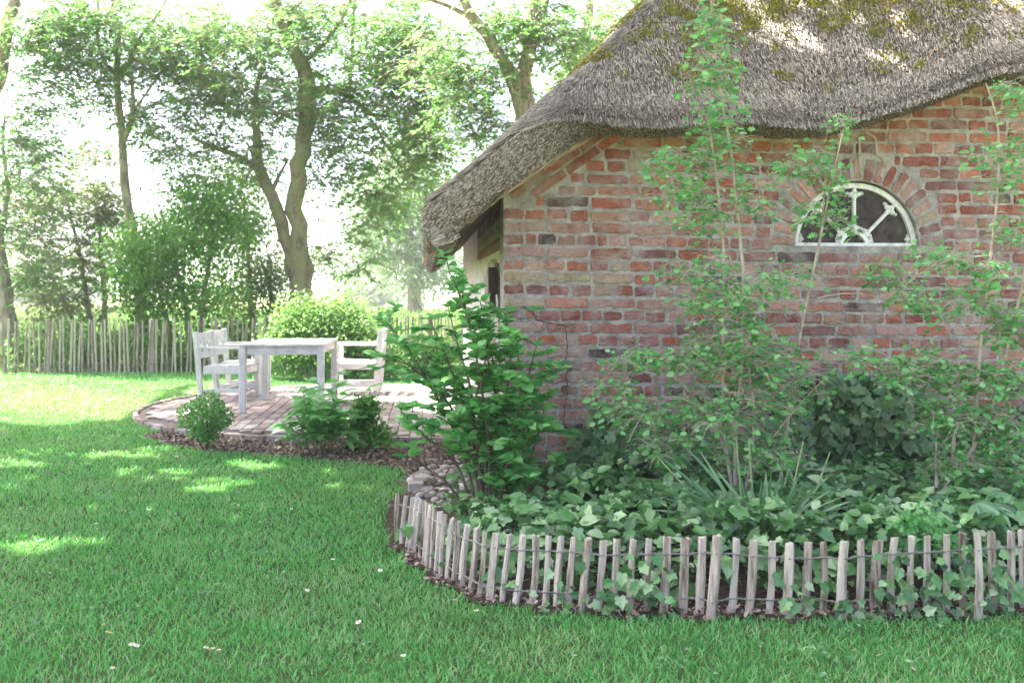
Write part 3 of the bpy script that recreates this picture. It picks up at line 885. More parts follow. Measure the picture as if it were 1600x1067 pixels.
# window arch, bricks on end
nv = 21
for k in range(nv):
    t = math.pi * (k + 0.5) / nv
    rm = (WIN_R + ARCH_R) / 2 + 0.008
    bricks.append((WIN_A + rm * math.cos(t), WIN_Z + rm * math.sin(t), ARCH_R - WIN_R - 0.012 + rng.normal(0, 0.006), 0.050, t, brick_tone(False) * np.array([1.05, 1.02, 1.0]), False))

def brick_screen(b):
    """how much of it shows: in frame, left of and above the planting counts most"""
    p = to_px(W(b[0], 0.0, b[1]))
    s = b[2]
    if not (-20 < p[0] < 1620 and -20 < p[1] < 1080): return -1
    if p[1] > 640 and p[0] > 900: s *= 0.25
    if p[1] > 720: s *= 0.1
    if p[0] > 1040 and p[0] < 1230 and p[1] > 420: s *= 0.5
    if b[1] > wall_top(b[0]) - 0.10: s *= 0.3
    return s
bricks.sort(key=brick_screen, reverse=True)
gable_root_inv = None
Rz = Matrix.Rotation(YAW, 4, 'Z')
joined = MB(); joined_cols = []
for i, (a, z, L, Hh, tilt, tone, st) in enumerate(bricks):
    lib = BR_STRETCH if st else BR_HEAD
    ml = ME_STRETCH if st else ME_HEAD
    k = int(rng.integers(len(lib)))
    base = 0.235 if st else 0.108
    flip = -1 if rng.random() < 0.5 else 1
    Mx = Matrix.Translation(Vector(W(a, 0.0, z))) @ Rz @ Matrix.Rotation(-tilt, 4, 'Y') @ Matrix.Rotation(rng.normal(0, 0.012), 4, 'X') @ Matrix.Diagonal((L / base, 1.0 + rng.uniform(-0.2, 0.3), Hh / 0.058, 1))
    if i < 300:
        o = link('brick', ml[k], gable)
        o.matrix_basis = Mx
        o.color = (tone[0], tone[1], tone[2], 1)
    else:
        V, q, t = lib[k]
        Vw = (np.hstack([V, np.ones((len(V), 1))]) @ np.array(Mx).T)[:, :3]
        joined.add(Vw, q, t); joined_cols.append(np.tile(np.append(tone, 1.0), (len(V), 1)))
me = joined.mesh('brickwork', M['brick_joined'])
ca = me.color_attributes.new('tone', 'FLOAT_COLOR', 'POINT')
ca.data.foreach_set('color', np.vstack(joined_cols).astype(np.float32).ravel())
link('brickwork', me, gable, kind='stuff')

# crack running down the wall, and pale repair mortar over the window
def ribbon(pts_px, width, off, mat, nm, dens=7):
    P = np.array([W(wall_a(x), off, 0) for x, y in pts_px])
    Z = [CZ + (HY - y) / F * p[1] for (x, y), p in zip(pts_px, P)]
    pts = np.array([(p[0], p[1], z) for p, z in zip(P, Z)])
    t = np.linspace(0, len(pts) - 1, dens * (len(pts) - 1))
    fine = np.stack([np.interp(t, np.arange(len(pts)), pts[:, k]) for k in range(3)], -1)
    fine[:, 0] += rng.normal(0, 0.004, len(fine)); fine[:, 2] += rng.normal(0, 0.002, len(fine))
    tan = np.gradient(fine, axis=0); nr = unit(np.cross(tan, np.array([0, 1, 0])))
    w = width * rng.uniform(0.4, 1.3, len(fine))[:, None]
    V = np.stack([fine - nr * w / 2, fine + nr * w / 2, fine + nr * w / 2 + np.array([0, 0.02, 0]), fine - nr * w / 2 + np.array([0, 0.02, 0])], 1).reshape(-1, 3)
    i = np.arange(len(fine) - 1)[:, None] * 4
    q = np.concatenate([i + np.array([0, 1, 5, 4]), i + np.array([1, 2, 6, 5]), i + np.array([3, 0, 4, 7])], 0)
    return mesh_np(nm, V, q, mat)
link('crack', ribbon([(815, 478), (835, 492), (838, 500), (862, 505), (884, 510), (886, 540), (884, 570), (893, 574), (884, 582), (886, 610), (882, 640), (880, 660), (888, 672), (888, 715), (886, 790)], 0.0042, -0.0085, M['crack'], 'crack'), gable)
M['repair'] = noise_mat('repair mortar', [(0.3, (0.30, 0.25, 0.19)), (0.7, (0.46, 0.40, 0.33))], 14, 5, 0.95, 0.5)
for pts in ([(1343, 215), (1342, 235), (1344, 276)], [(1352, 205), (1366, 215), (1370, 240), (1382, 250), (1376, 276)]):
    link('mortar_repair', ribbon(pts, 0.017, -0.009, M['repair'], 'mortar_repair', 4), gable)

# --- the half round window
window = empty('window', tuple(W(WIN_A, 0, WIN_Z)))
window.parent = house; window.matrix_parent_inverse = Matrix.Translation(-Vector(house.location))
def arc_bar(r, w, d, b, t0=0.0, t1=math.pi, n=32, ca=WIN_A, cz=WIN_Z, squash=1.0):
    th = np.linspace(t0, t1, n)
    ring = []
    for rr, bo in ((r - w / 2, b), (r + w / 2, b), (r + w / 2, b + d), (r - w / 2, b + d)):
        ring.append(W(ca + rr * np.cos(th), bo, cz + rr * np.sin(th) * squash))
    V = np.stack(ring, 1).reshape(-1, 3)
    i = np.arange(n - 1)[:, None] * 4
    q = np.concatenate([i + np.array(f) for f in ((0, 1, 5, 4), (1, 2, 6, 5), (2, 3, 7, 6), (3, 0, 4, 7))] + [np.array([[3, 2, 1, 0], [(n - 1) * 4, (n - 1) * 4 + 1, (n - 1) * 4 + 2, (n - 1) * 4 + 3]])], 0)
    return V, q
def wall_box(mb, a0, a1, z0, z1, b0, b1):
    V = np.array([W(a, b, z) for a in (a0, a1) for b in (b0, b1) for z in (z0, z1)])
    mb.add(V, [(0, 1, 3, 2), (4, 6, 7, 5), (0, 4, 5, 1), (2, 3, 7, 6), (0, 2, 6, 4), (1, 5, 7, 3)])
mb = MB(); mb.add(*arc_bar(WIN_R - 0.018, 0.030, 0.045, 0.035))
wall_box(mb, WIN_A - WIN_R + 0.002, WIN_A + WIN_R - 0.002, WIN_Z - 0.008, WIN_Z + 0.022, 0.030, 0.083)
link('frame', mb.mesh('frame', M['white_iron']), window)
mb = MB(); mb.add(*arc_bar(0.085, 0.022, 0.03, 0.040))
link('hub_ring', mb.mesh('hub_ring', M['white_iron']), window)
def spoke(t):
    mb = MB()
    for w, b in ((0.019, 0.043), (0.010, 0.036)):
        e = np.array([-math.sin(t), math.cos(t)]) * w / 2
        r0, r1 = 0.09, WIN_R - 0.03
        c = []
        for r in (r0, r1):
            for s in (-1, 1):
                for bb in (b, b + 0.02):
                    c.append(W(WIN_A + r * math.cos(t) + s * e[0], bb, WIN_Z + r * math.sin(t) + s * e[1]))
        mb.add(np.array(c), [(0, 1, 3, 2), (4, 6, 7, 5), (0, 4, 5, 1), (2, 3, 7, 6), (0, 2, 6, 4), (1, 5, 7, 3)])
    return mb.mesh('glazing_bar', M['white_iron'])
def blob(mb, ca, cz, r, b, sx=1.0):
    """small cast boss"""
    n = 8
    th = np.arange(n) * 2 * math.pi / n
    rings = [(1.0, 0.016), (0.85, 0.004), (0.4, -0.004)]
    V = [W(ca + r * k * np.cos(th), b + bo, cz + r * k * np.sin(th)) for k, bo in rings] + [W([ca], b - 0.006, [cz])]
    V = np.vstack(V)
    q = [(k * n + j, k * n + (j + 1) % n, (k + 1) * n + (j + 1) % n, (k + 1) * n + j) for k in range(2) for j in range(n)]
    t = [(2 * n + j, 2 * n + (j + 1) % n, 3 * n) for j in range(n)]
    mb.add(V, q, t)
def ornament(ca, cz, t, big):
    """cast floral ornament: three lobes and a centre"""
    mb = MB()
    blob(mb, ca, cz, 0.016 * big, 0.036)
    for dt, k in ((-1.15, 1.0), (0.0, 1.05), (1.15, 1.0)):
        blob(mb, ca + 0.021 * big * math.cos(t + dt), cz + 0.021 * big * math.sin(t + dt), 0.013 * big * k, 0.038)
    for dt in (-1.45, 1.45):
        blob(mb, ca + 0.036 * big * math.cos(t + dt), cz + 0.036 * big * math.sin(t + dt), 0.010 * big, 0.040)
    return mb.mesh('ornament', M['white_iron'])
for t in (math.pi / 4, math.pi / 2, 3 * math.pi / 4):
    link('glazing_bar', spoke(t), window)
    link('ornament', ornament(WIN_A + 0.33 * math.cos(t), WIN_Z + 0.33 * math.sin(t), t + math.pi, 1.3), window)
    link('ornament', ornament(WIN_A + 0.105 * math.cos(t), WIN_Z + 0.105 * math.sin(t), t, 1.15), window)
for t in (0.10, math.pi - 0.10):
    link('ornament', ornament(WIN_A + 0.345 * math.cos(t), WIN_Z + 0.345 * math.sin(t) + 0.012, t + math.pi, 0.75), window)
    link('ornament', ornament(WIN_A + 0.095 * math.cos(t), WIN_Z + 0.095 * math.sin(t) + 0.02, t, 0.75), window)
for k in range(4):
    t0, t1 = k * math.pi / 4 + 0.004, (k + 1) * math.pi / 4 - 0.004
    th = np.linspace(t0, t1, 9)
    V = np.vstack([W(WIN_A + 0.07 * np.cos(th), 0.062, WIN_Z + 0.004 + 0.07 * np.sin(th)), W(WIN_A + (WIN_R - 0.01) * np.cos(th), 0.062, WIN_Z + 0.004 + (WIN_R - 0.01) * np.sin(th)),
                   W(WIN_A + 0.07 * np.cos(th), 0.066, WIN_Z + 0.004 + 0.07 * np.sin(th)), W(WIN_A + (WIN_R - 0.01) * np.cos(th), 0.066, WIN_Z + 0.004 + (WIN_R - 0.01) * np.sin(th))])
    q = [(i, i + 1, 9 + i + 1, 9 + i) for i in range(8)] + [(18 + i, 27 + i, 27 + i + 1, 18 + i + 1) for i in range(8)]
    link('pane', mesh_np('pane', V, np.array(q), M['glass']), window)
th = np.linspace(0, math.pi, 15)
V = np.vstack([W(WIN_A + 0.08 * np.cos(th), 0.063, WIN_Z + 0.004 + 0.08 * np.sin(th)), W([WIN_A], 0.063, [WIN_Z + 0.004])])
link('pane', mesh_np('pane', V, np.array([(i, i + 1, 15) for i in range(14)]), M['glass']), window)

# --- side and back walls, boarded door under a brick arch
mb = MB()
wall_box(mb, 0.03, 0.25, -0.05, 1.95, 0.26, HL)
link('side_wall', mb.mesh('side_wall', M['plaster']), house)
mb = MB()
wall_box(mb, HW - 0.25, HW - 0.03, -0.05, 1.95, 0.26, HL)
link('side_wall', mb.mesh('side_wall', M['mortar']), house)
mb = MB()
V = np.array([W(a, HL, z) for a, z in ((0.26, -0.05), (HW - 0.26, -0.05), (HW - 0.26, 1.95), (HW / 2, 4.3), (0.26, 1.95))])
V = np.vstack([V, V + np.array([HV[0] * .2, HV[1] * .2, 0])])
mb.add(V, [(0, 1, 2, 4), (5, 9, 7, 6)], [(2, 3, 4), (7, 9, 8)])
link('back_wall', mb.mesh('back_wall', M['mortar']), house)
mb = MB(); wall_box(mb, 0.008, 0.028, -0.05, 1.93, 0.245, 0.40)
link('corner_post', mb.mesh('corner_post', M['weathered_board']), house)
for k in range(9):
    mb = MB(); b0 = 0.42 + k * 0.16
    wall_box(mb, -0.004 + rng.uniform(0, 0.006), 0.028, 0.0, 1.52 - 0.012 * abs(k - 4) ** 1.5, b0, b0 + 0.152)
    link('plank', mb.mesh('plank', M['weathered_board']), house)
def side_brick(bc, z, ln, h, tone, nm='arch_brick'):
    mb = MB(); wall_box(mb, 0.006 + rng.uniform(-0.003, 0.003), 0.03, z - h / 2, z + h / 2, bc - ln / 2, bc + ln / 2)
    o = link(nm, mb.mesh(nm, M['brick']), house); o.color = (tone[0], tone[1], tone[2], 1)
for row, (zz, tone) in enumerate(((1.60, lin(176, 118, 96)), (1.665, lin(178, 158, 104)), (1.73, lin(160, 150, 108)), (1.79, lin(138, 92, 88)), (1.85, lin(146, 94, 90)))):
    for k in range(12):
        bc = 0.34 + k * 0.235
        side_brick(bc, zz - 0.0, 0.225, 0.054, np.array(tone[:3]) * rng.uniform(0.85, 1.15))
mb = MB()
wall_box(mb, -0.04, -0.006, 1.33, 1.40, 0.36, 0.80); wall_box(mb, -0.06, -0.008, 1.28, 1.45, 0.40, 0.52); wall_box(mb, -0.055, -0.02, 1.16, 1.30, 0.36, 0.44)
link('hinge', mb.mesh('hinge', M['iron']), house)

# ------------------------------------------------------------------ pavers of the patio
mb = MB(); P2 = np.array(PATIO)
patio = sheet('patio', PATIO, 0.035, M['grout'], kind='structure')
pv = []
cols = int(6.0 / 0.108)
for i in range(-2, cols):
    a = -3.9 + i * 0.1085
    for j in range(26):
        b = 2.55 + (j + (0.5 if i % 2 else 0)) * 0.2165
        c = house_xy(a, b)
        corners = np.array([house_xy(a + da * 0.05, b + db * 0.104) for da in (-1, 1) for db in (-1, 1)])
        if poly_in(corners, PATIO).all() and np.all(np.hypot(corners[:, 0] - PC[0], corners[:, 1] - PC[1]) < PR - 0.07 + 10 * (corners[:, 0] > -1.35)): pv.append((c[1], c, a))
pv.sort(key=lambda t: t[0])
ME_PAV = []
for k in range(6):
    me = bevel_box('paver', (0.102 + rng.normal(0, 0.001), 0.209, 0.03), M['paver'], 0.004)
    ME_PAV.append(me)
rest = MB()
for k, (yy, c, a) in enumerate(pv):
    z = 0.036 + 0.006 + rng.normal(0, 0.0014)
    Mx = Matrix.Translation((c[0], c[1], z)) @ Matrix.Rotation(YAW + rng.normal(0, 0.006), 4, 'Z') @ Matrix.Rotation(rng.normal(0, 0.006), 4, 'X') @ Matrix.Rotation(rng.normal(0, 0.008), 4, 'Y')
    if k < 300:
        o = link('paver', ME_PAV[k % 6], patio); o.matrix_basis = Mx
    else:
        V = np.array([v.co for v in ME_PAV[k % 6].vertices]); V = (np.hstack([V, np.ones((len(V), 1))]) @ np.array(Mx).T)[:, :3]
        qs = [tuple(p.vertices) for p in ME_PAV[k % 6].polygons if len(p.vertices) == 4]; ts = [tuple(p.vertices) for p in ME_PAV[k % 6].polygons if len(p.vertices) == 3]
        rest.add(V, qs, ts)
if rest.n: link('far_paving', rest.mesh('far_paving', M['paver']), patio, kind='stuff')
me_edge = [bevel_box('edging_brick', (0.20, 0.052, 0.10), M['paver'], 0.005) for k in range(3)]
arc = np.linspace(math.pi * 0.62, math.pi * 1.46, 32)
for k, t in enumerate(arc):
    o = link('edging_brick', me_edge[k % 3], patio)
    o.matrix_basis = Matrix.Translation((PC[0] + (PR + 0.005) * math.cos(t), PC[1] + (PR + 0.005) * math.sin(t), 0.004 + rng.normal(0, 0.002))) @ Matrix.Rotation(t + math.pi / 2, 4, 'Z')
for k in range(8):
    o = link('edging_brick', me_edge[k % 3], patio)
    o.matrix_basis = Matrix.Translation((-1.70 + 0.2 + k * 0.207, 8.53, 0.004 + rng.normal(0, 0.002)))

# ------------------------------------------------------------------ garden furniture
def furn(name, parent, size, loc, rot=(0, 0, 0), bev=0.004):
    o = link(name, bevel_box(name, size, M['white_wood'], bev), parent, False)
    o.location = loc; o.rotation_euler = rot
    return o
PZ = 0.057
tb = empty('garden_table', (-2.40, 10.83, PZ), math.radians(4), label='white painted wooden garden table standing on the round brick patio', cat='table')
TL, TWd, TH = 1.36, 0.87, 0.70
for k in range(7):
    furn('table_slat', tb, (TWd / 7 - 0.004, TL, 0.022), (-TWd / 2 + TWd / 7 * (k + 0.5), 0, TH - 0.011), bev=0.003)
for sx in (-1, 1):
    furn('apron', tb, (0.022, TL - 0.14, 0.085), (sx * (TWd / 2 - 0.045), 0, TH - 0.066))
    for sy in (-1, 1):
        furn('leg', tb, (0.07, 0.07, TH - 0.022), (sx * (TWd / 2 - 0.04), sy * (TL / 2 - 0.04), (TH - 0.022) / 2), bev=0.005)
for sy in (-1, 1):
    furn('apron', tb, (TWd - 0.15, 0.022, 0.085), (0, sy * (TL / 2 - 0.045), TH - 0.066))

def chair(label, loc, rz):
    r = empty('garden_chair', loc, rz, label=label, cat='chair', group='white wooden garden chairs around the table')
    w, d, sh, bh, ah = 0.56, 0.52, 0.40, 0.78, 0.585
    for s in (-1, 1):
        y = s * (w / 2 - 0.025)
        furn('front_leg', r, (0.055, 0.05, ah), (d - 0.03, y, ah / 2))
        furn('rear_leg', r, (0.055, 0.05, bh), (-0.03, y, bh / 2), (0, math.radians(-5), 0))
        furn('armrest', r, (d + 0.08, 0.06, 0.024), (d / 2 + 0.0, y, ah + 0.012))
        furn('side_rail', r, (d - 0.06, 0.026, 0.075), (d / 2, y, sh - 0.06))
        furn('stretcher', r, (d - 0.06, 0.022, 0.045), (d / 2, y, 0.11))
    furn('front_rail', r, (0.026, w - 0.1, 0.075), (d - 0.03, 0, sh - 0.06))
    furn('cross_stretcher', r, (0.03, w - 0.06, 0.03), (d / 2, 0, 0.11))
    for k in range(5):
        furn('seat_slat', r, (0.088, w - 0.10, 0.02), (0.06 + k * 0.1, 0, sh - 0.006 - 0.004 * (4 - k)))
    furn('top_rail', r, (0.03, w - 0.1, 0.10), (-0.062, 0, bh - 0.065), (0, math.radians(-5), 0))
    furn('lower_back_rail', r, (0.03, w - 0.1, 0.075), (-0.034, 0, sh + 0.11), (0, math.radians(-5), 0))
    furn('back_post', r, (0.022, 0.055, 0.17), (-0.045, 0, sh + 0.23), (0, math.radians(-5), 0))
    for s in (-1, 1):
        for q in (-1, 1):
            furn('back_cross', r, (0.018, 0.028, 0.24), (-0.045, s * 0.115, sh + 0.23), (q * math.radians(44), math.radians(-5), 0), 0.002)
    return r
chair('white wooden armchair left of the table, nearer the camera', (-3.53, 11.60, PZ), math.radians(-3))
chair('white wooden armchair left of the table, farther one behind its neighbour', (-3.54, 12.22, PZ), math.radians(1))
chair('white wooden armchair right of the table, partly behind the leafy corner shrub', (-1.65, 12.24, PZ), math.radians(181))

# ------------------------------------------------------------------ low paling fence
def stake(base, top, w, jag=1.0, rings=5):
    """split stake with an uneven angular section"""
    n = 6
    th = np.sort(np.arange(n) * 2 * math.pi / n + rng.normal(0, 0.22, n))
    prof = np.stack([np.cos(th) * (w / 2) * rng.uniform(0.85, 1.1, n), np.sin(th) * (w * 0.34) * rng.uniform(0.7, 1.2, n)], -1)
    V = []
    ax = np.asarray(top, float) - base
    bend = rng.normal(0, 0.0035, 2) * jag
    for i in range(rings):
        t = i / (rings - 1)
        s = rng.uniform(0.97, 1.03) * (1.05 - 0.08 * t)
        c = base + ax * t + np.array([bend[0] * math.sin(math.pi * t), bend[1] * math.sin(math.pi * t), 0])
        for p in prof:
            V.append(c + np.array([p[0] * s + rng.normal(0, 0.0012), p[1] * s + rng.normal(0, 0.0012), (rng.normal(0, 0.004) if i == rings - 1 else 0)]))
    V.append(np.mean(V[-n:], axis=0) + np.array([0, 0, 0.001]))
    q = [(i * n + k, i * n + (k + 1) % n, (i + 1) * n + (k + 1) % n, (i + 1) * n + k) for i in range(rings - 1) for k in range(n)]
    t = [((rings - 1) * n + k, (rings - 1) * n + (k + 1) % n, rings * n) for k in range(n)]
    return np.array(V), q, t

low_fence = empty('low_fence', (FENCE_G[20][0], FENCE_G[20][1], 0), label='knee-high fence of split chestnut pales edging the planting bed', cat='fence')
wire_t = []; wire_b = []
for i, (xt, yt, xb, yb, w) in enumerate(PALES):
    gx, gy = FENCE_G[i]
    base = np.array([gx, gy, 0.0])
    topz = CZ - (yt - HY) / F * gy
    top = np.array([(xt - 800) / F * gy, gy + 0.01, topz])
    ext = base - (top - base) * 0.12                       # driven into the soil
    mb = MB(); mb.add(*stake(ext, top, max(0.018, 1.12 * w / F * gy)))
    link('pale', mb.mesh('pale', M['pale']), low_fence)
    u = top - base
    wd = w / F * gy * 0.34
    wire_t.append((base + u * 0.80, wd)); wire_b.append((base + u * 0.22, wd))
for nodes in (wire_t, wire_b):
    mb = MB()
    for s in (-1, 1):
        pts = []
        for i, (p, wd) in enumerate(nodes):
            pts.append(p + np.array([0, s * (wd * 1.25 + 0.002), 0.0]))
            if i + 1 < len(nodes):
                m = (p + nodes[i + 1][0]) / 2
                for f, zz in ((0.3, 0.0022), (0.5, -0.002), (0.7, 0.0022)):
                    pts.append(p * (1 - f) + nodes[i + 1][0] * f + np.array([0, 0, s * zz + rng.normal(-0.002, 0.0015)]))
        mb.tube(np.array(pts), 0.0028, 5)
    link('wire', mb.mesh('wire', M['wire'], True), low_fence)

# ------------------------------------------------------------------ paling fence along the far edge of the lawn
def polyline(pts, step):
    p = np.asarray(pts, float)
    d = np.concatenate([[0], np.cumsum(np.linalg.norm(np.diff(p, axis=0), axis=1))])
    s = np.arange(0, d[-1], step)
    return np.stack([np.interp(s, d, p[:, k]) for k in range(p.shape[1])], -1)
far_fence = empty('paling_fence', (FENCE_LINE[5][0], FENCE_LINE[5][1], 0), label='waist-high chestnut paling fence along the back of the lawn', cat='fence')
fl = polyline(FENCE_LINE, 0.073)
fl = fl + np.stack([rng.normal(0, 0.007, len(fl)), rng.normal(0, 0.008, len(fl))], -1)
px = to_px(np.hstack([fl, np.zeros((len(fl), 1))]))
ST = []
for k in range(8):
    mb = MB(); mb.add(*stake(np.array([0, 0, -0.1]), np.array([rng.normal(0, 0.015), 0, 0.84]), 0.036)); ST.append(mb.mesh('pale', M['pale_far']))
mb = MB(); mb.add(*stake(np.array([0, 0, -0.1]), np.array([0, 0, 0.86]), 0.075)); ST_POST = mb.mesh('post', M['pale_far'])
cnt = 0
for k, (x, y) in enumerate(fl):
    if px[k, 0] < -160 or px[k, 0] > 760: continue
    o = link('pale', ST[int(rng.integers(8))], far_fence)
    o.matrix_basis = Matrix.Translation((x, y, 0)) @ Matrix.Rotation(rng.normal(0, 0.03), 4, 'Y') @ Matrix.Rotation(rng.uniform(-0.5, 0.5), 4, 'Z') @ Matrix.Scale(rng.uniform(0.93, 1.06), 4)
    cnt += 1
    if cnt % 22 == 8:
        o = link('post', ST_POST, far_fence); o.matrix_basis = Matrix.Translation((x + 0.04, y + 0.05, 0))
sel = (px[:, 0] > -160) & (px[:, 0] < 760)
for h in (0.62, 0.14):
    mb = MB(); mb.tube(np.hstack([fl[sel][::2] + np.array([0, -0.02]), h + rng.normal(0, 0.008, (len(fl[sel][::2]), 1))]), 0.004, 4)
    link('wire', mb.mesh('wire', M['wire']), far_fence)

# ------------------------------------------------------------------ pebbles and the paving slab at the house corner
pebbles = sheet('pebble_strip', [G(*p) for p in [(618, 752), (640, 778), (700, 800), (730, 790)]] + [(-0.14, 6.2), (-0.16, 7.4), (-0.62, 7.4)], 0.012, M['mulch_ground'], kind='structure')
ME_ST = []
for k in range(8):
    bm = bmesh.new(); bmesh.ops.create_icosphere(bm, subdivisions=2, radius=1.0)
    ph = rng.uniform(0, 6, 3)
    for v in bm.verts:
        f = 1 + 0.13 * math.sin(v.co.x * 2.1 + ph[0]) + 0.10 * math.sin(v.co.y * 2.7 + ph[1])
        v.co = Vector((v.co.x * f, v.co.y * f * rng.uniform(0.99, 1.01) * 0.78, v.co.z * f * 0.52))
    for f in bm.faces: f.smooth = True
    me = bpy.data.meshes.new('stone'); bm.to_mesh(me); bm.free(); me.materials.append(M['stone']); ME_ST.append(me)
placed = []
PEB = [G(*p) for p in [(640, 752), (650, 778), (700, 795), (728, 785)]] + [(-0.16, 6.2), (-0.18, 7.3), (-0.58, 7.3)]
for t in range(4000):
    p = np.array([rng.uniform(-0.75, -0.1), rng.uniform(5.7, 7.3)])
    r = rng.uniform(0.022, 0.05)
    if not poly_in(p[None], PEB)[0]: continue
    if any(np.hypot(*(p - q)) < (r + rr) * 0.82 for q, rr in placed): continue
    placed.append((p, r))
for p, r in placed[:150]:
    o = link('stone', ME_ST[int(rng.integers(8))], pebbles)
    o.matrix_basis = Matrix.Translation((p[0], p[1], 0.012 + r * 0.3)) @ Matrix.Rotation(rng.uniform(0, 6.3), 4, 'Z') @ Matrix.Rotation(rng.normal(0, 0.15), 4, 'X') @ Matrix.Scale(r, 4)
gx, gy = G(650, 768)
for k, (dx, dy) in enumerate(((0, 0), (0.015, 0.115), (0.02, 0.23))):
    o = link('edging_block', bevel_box('edging_block', (0.10, 0.108, 0.07), M['paver'], 0.005),
             label=['grey brick edging block at the end of the low fence, nearest', 'grey brick edging block in the middle of three beside the pebbles', 'grey brick edging block farthest of three beside the pebbles'][k], cat='block', group='edging blocks beside the pebbles')
    o.location = (gx + dx, gy + dy, 0.028); o.rotation_euler = (0, 0, 0.12)

# ------------------------------------------------------------------ leaf litter
def litter(name, label, poly, n, size, mat, z=0.006):
    p = np.asarray(poly); lo, hi = p.min(0), p.max(0)
    P = rng.uniform(lo, hi, (n * 3, 2)); P = P[poly_in(P, poly)][:n]
    ok = ~poly_in(P, PATIO); P = P[ok]; n = len(P)
    pos = np.hstack([P, z + 0.02 * rng.random((n, 1))])
    d = rdir(n); d[:, 2] *= 0.35
    up = np.array([0, 0, 1.0]) + rng.normal(0, 0.35, (n, 3))
    V, T = scatter(T_OVAL, pos, d, up, rng.uniform(size * 0.5, size * 1.5, n))
    return link(name, mesh_np(name, V, T, mat), label=label, cat='leaf litter', kind='stuff')
litter('leaf_litter', 'brown leaf litter and bark bits in front of the patio', MULCH, 5200, 0.032, M['mulch'])
edge_poly = [tuple(p) for p in edge] + [tuple(p) for p in (sm - nrm * 0.12)[::-1]]
litter('bed_litter', 'brown twigs and dead leaves along the foot of the low fence', edge_poly, 2600, 0.022, M['mulch'], 0.012)

# ------------------------------------------------------------------ daisies in the lawn
mbp = MB()
th = np.arange(12) * 2 * math.pi / 12
V = [(0, 0, 0.0)]
tri = []
for k in range(12):
    c, s = math.cos(th[k]), math.sin(th[k]); c1, s1 = math.cos(th[k] - 0.2), math.sin(th[k] - 0.2); c2, s2 = math.cos(th[k] + 0.2), math.sin(th[k] + 0.2)
    n0 = len(V); V += [(c1 * 0.006, s1 * 0.006, 0), (c1 * 0.014, s1 * 0.014, 0.001), (c * 0.0165, s * 0.0165, 0.0), (c2 * 0.014, s2 * 0.014, 0.001)]
    tri += [(0, n0, n0 + 3), (n0, n0 + 1, n0 + 3), (n0 + 1, n0 + 2, n0 + 3)]
mbp.add(np.array(V), [], tri); ME_PETAL = mbp.mesh('petals', M['petal'])
mbp = MB(); mbp.tube([(0, 0, -0.002), (0, 0, 0.003), (0, 0, 0.005)], [0.0055, 0.005, 0.002], 8); ME_EYE = mbp.mesh('eye', M['flower_eye'], True)
mbp = MB(); mbp.tube([(0, 0, -0.055), (0.004, 0, -0.03), (0, 0, 0)], 0.0012, 4); ME_STALK = mbp.mesh('stalk', M['green_stem'])
DAISY = [(162, 996), (167, 1008), (172, 1009), (206, 1028), (214, 1030), (331, 1035), (342, 1037), (372, 802), (366, 800), (594, 908), (630, 1046), (276, 723), (262, 812), (176, 1066), (322, 1033), (455, 808),
         (150, 832), (152, 840), (75, 873), (216, 966), (440, 786), (520, 890), (744, 973), (634, 889), (636, 882), (760, 935), (560, 992), (92, 790), (310, 826), (480, 940)]
ORD = 'nearest second third fourth fifth sixth seventh eighth ninth tenth eleventh twelfth thirteenth fourteenth fifteenth sixteenth seventeenth eighteenth nineteenth twentieth'.split()
ORD += ['twenty-' + w for w in 'first second third fourth fifth sixth seventh eighth ninth'.split()] + ['thirtieth']
DAISY.sort(key=lambda p: -p[1])
for rank, (x, y) in enumerate(DAISY):
    where = 'near the bottom edge' if y > 985 else ('on the sunlit left lawn' if x < 260 and 820 < y < 880 else ('by the low fence' if x > 580 else 'in the shaded lawn'))
    gx, gy = G(x, y)
    r = empty('daisy', (gx, gy, 0.050), rng.uniform(0, 6), label='small white daisy ' + where + ', ' + ('nearest the camera of all' if rank == 0 else ORD[rank] + ' nearest the camera'), cat='flower', group='daisies scattered over the lawn')
    r.rotation_euler = (rng.normal(0.15, 0.2), rng.normal(0, 0.2), rng.uniform(0, 6))
    s = rng.uniform(0.5, 0.8); r.scale = (s, s, 1)
    for nm, me in (('petals', ME_PETAL), ('eye', ME_EYE), ('stalk', ME_STALK)):
        link(nm, me, r, False)

# ------------------------------------------------------------------ trees and shrubs: limbs drawn where they stand, twigs grown to leaf clusters
def limb_pts(px_pts, default_Y):
    """[(x, y, radius[, Y])] in photo pixels at depth Y -> points, radii"""
    P = []; R = []
    for t in px_pts:
        Y = t[3] if len(t) > 3 else default_Y
        P.append(Q(t[0], t[1], Y)); R.append(t[2])
    return np.array(P), np.array(R)

def resample(P, R, step):
    d = np.concatenate([[0], np.cumsum(np.linalg.norm(np.diff(P, axis=0), axis=1))])
    n = max(3, int(d[-1] / step) + 1)
    s = np.linspace(0, d[-1], n)
    out = np.stack([np.interp(s, d, P[:, k]) for k in range(3)], -1)
    # soften corners
    for _ in range(2):
        out[1:-1] = 0.25 * out[:-2] + 0.5 * out[1:-1] + 0.25 * out[2:]
    return out, np.interp(s, d, R)

def blob_points(blobs, Y0):
    """blobs: (x, y, rx, ry, count[, Y, depth]) photo ellipses -> cluster centres"""
    out = []
    for b in blobs:
        x, y, rx, ry, n = b[:5]
        Y = b[5] if len(b) > 5 else Y0
        dy = b[6] if len(b) > 6 else None
        c = Q(x, y, Y); sx = rx / F * Y; sz = ry / F * Y
        if dy is None: dy = min(sx, 2.0)
        v = rng.normal(size=(n, 3)); v = unit(v) * (rng.random((n, 1)) ** 0.45)
        out.append(c + v * np.array([sx, dy, sz]))
    return np.vstack(out)

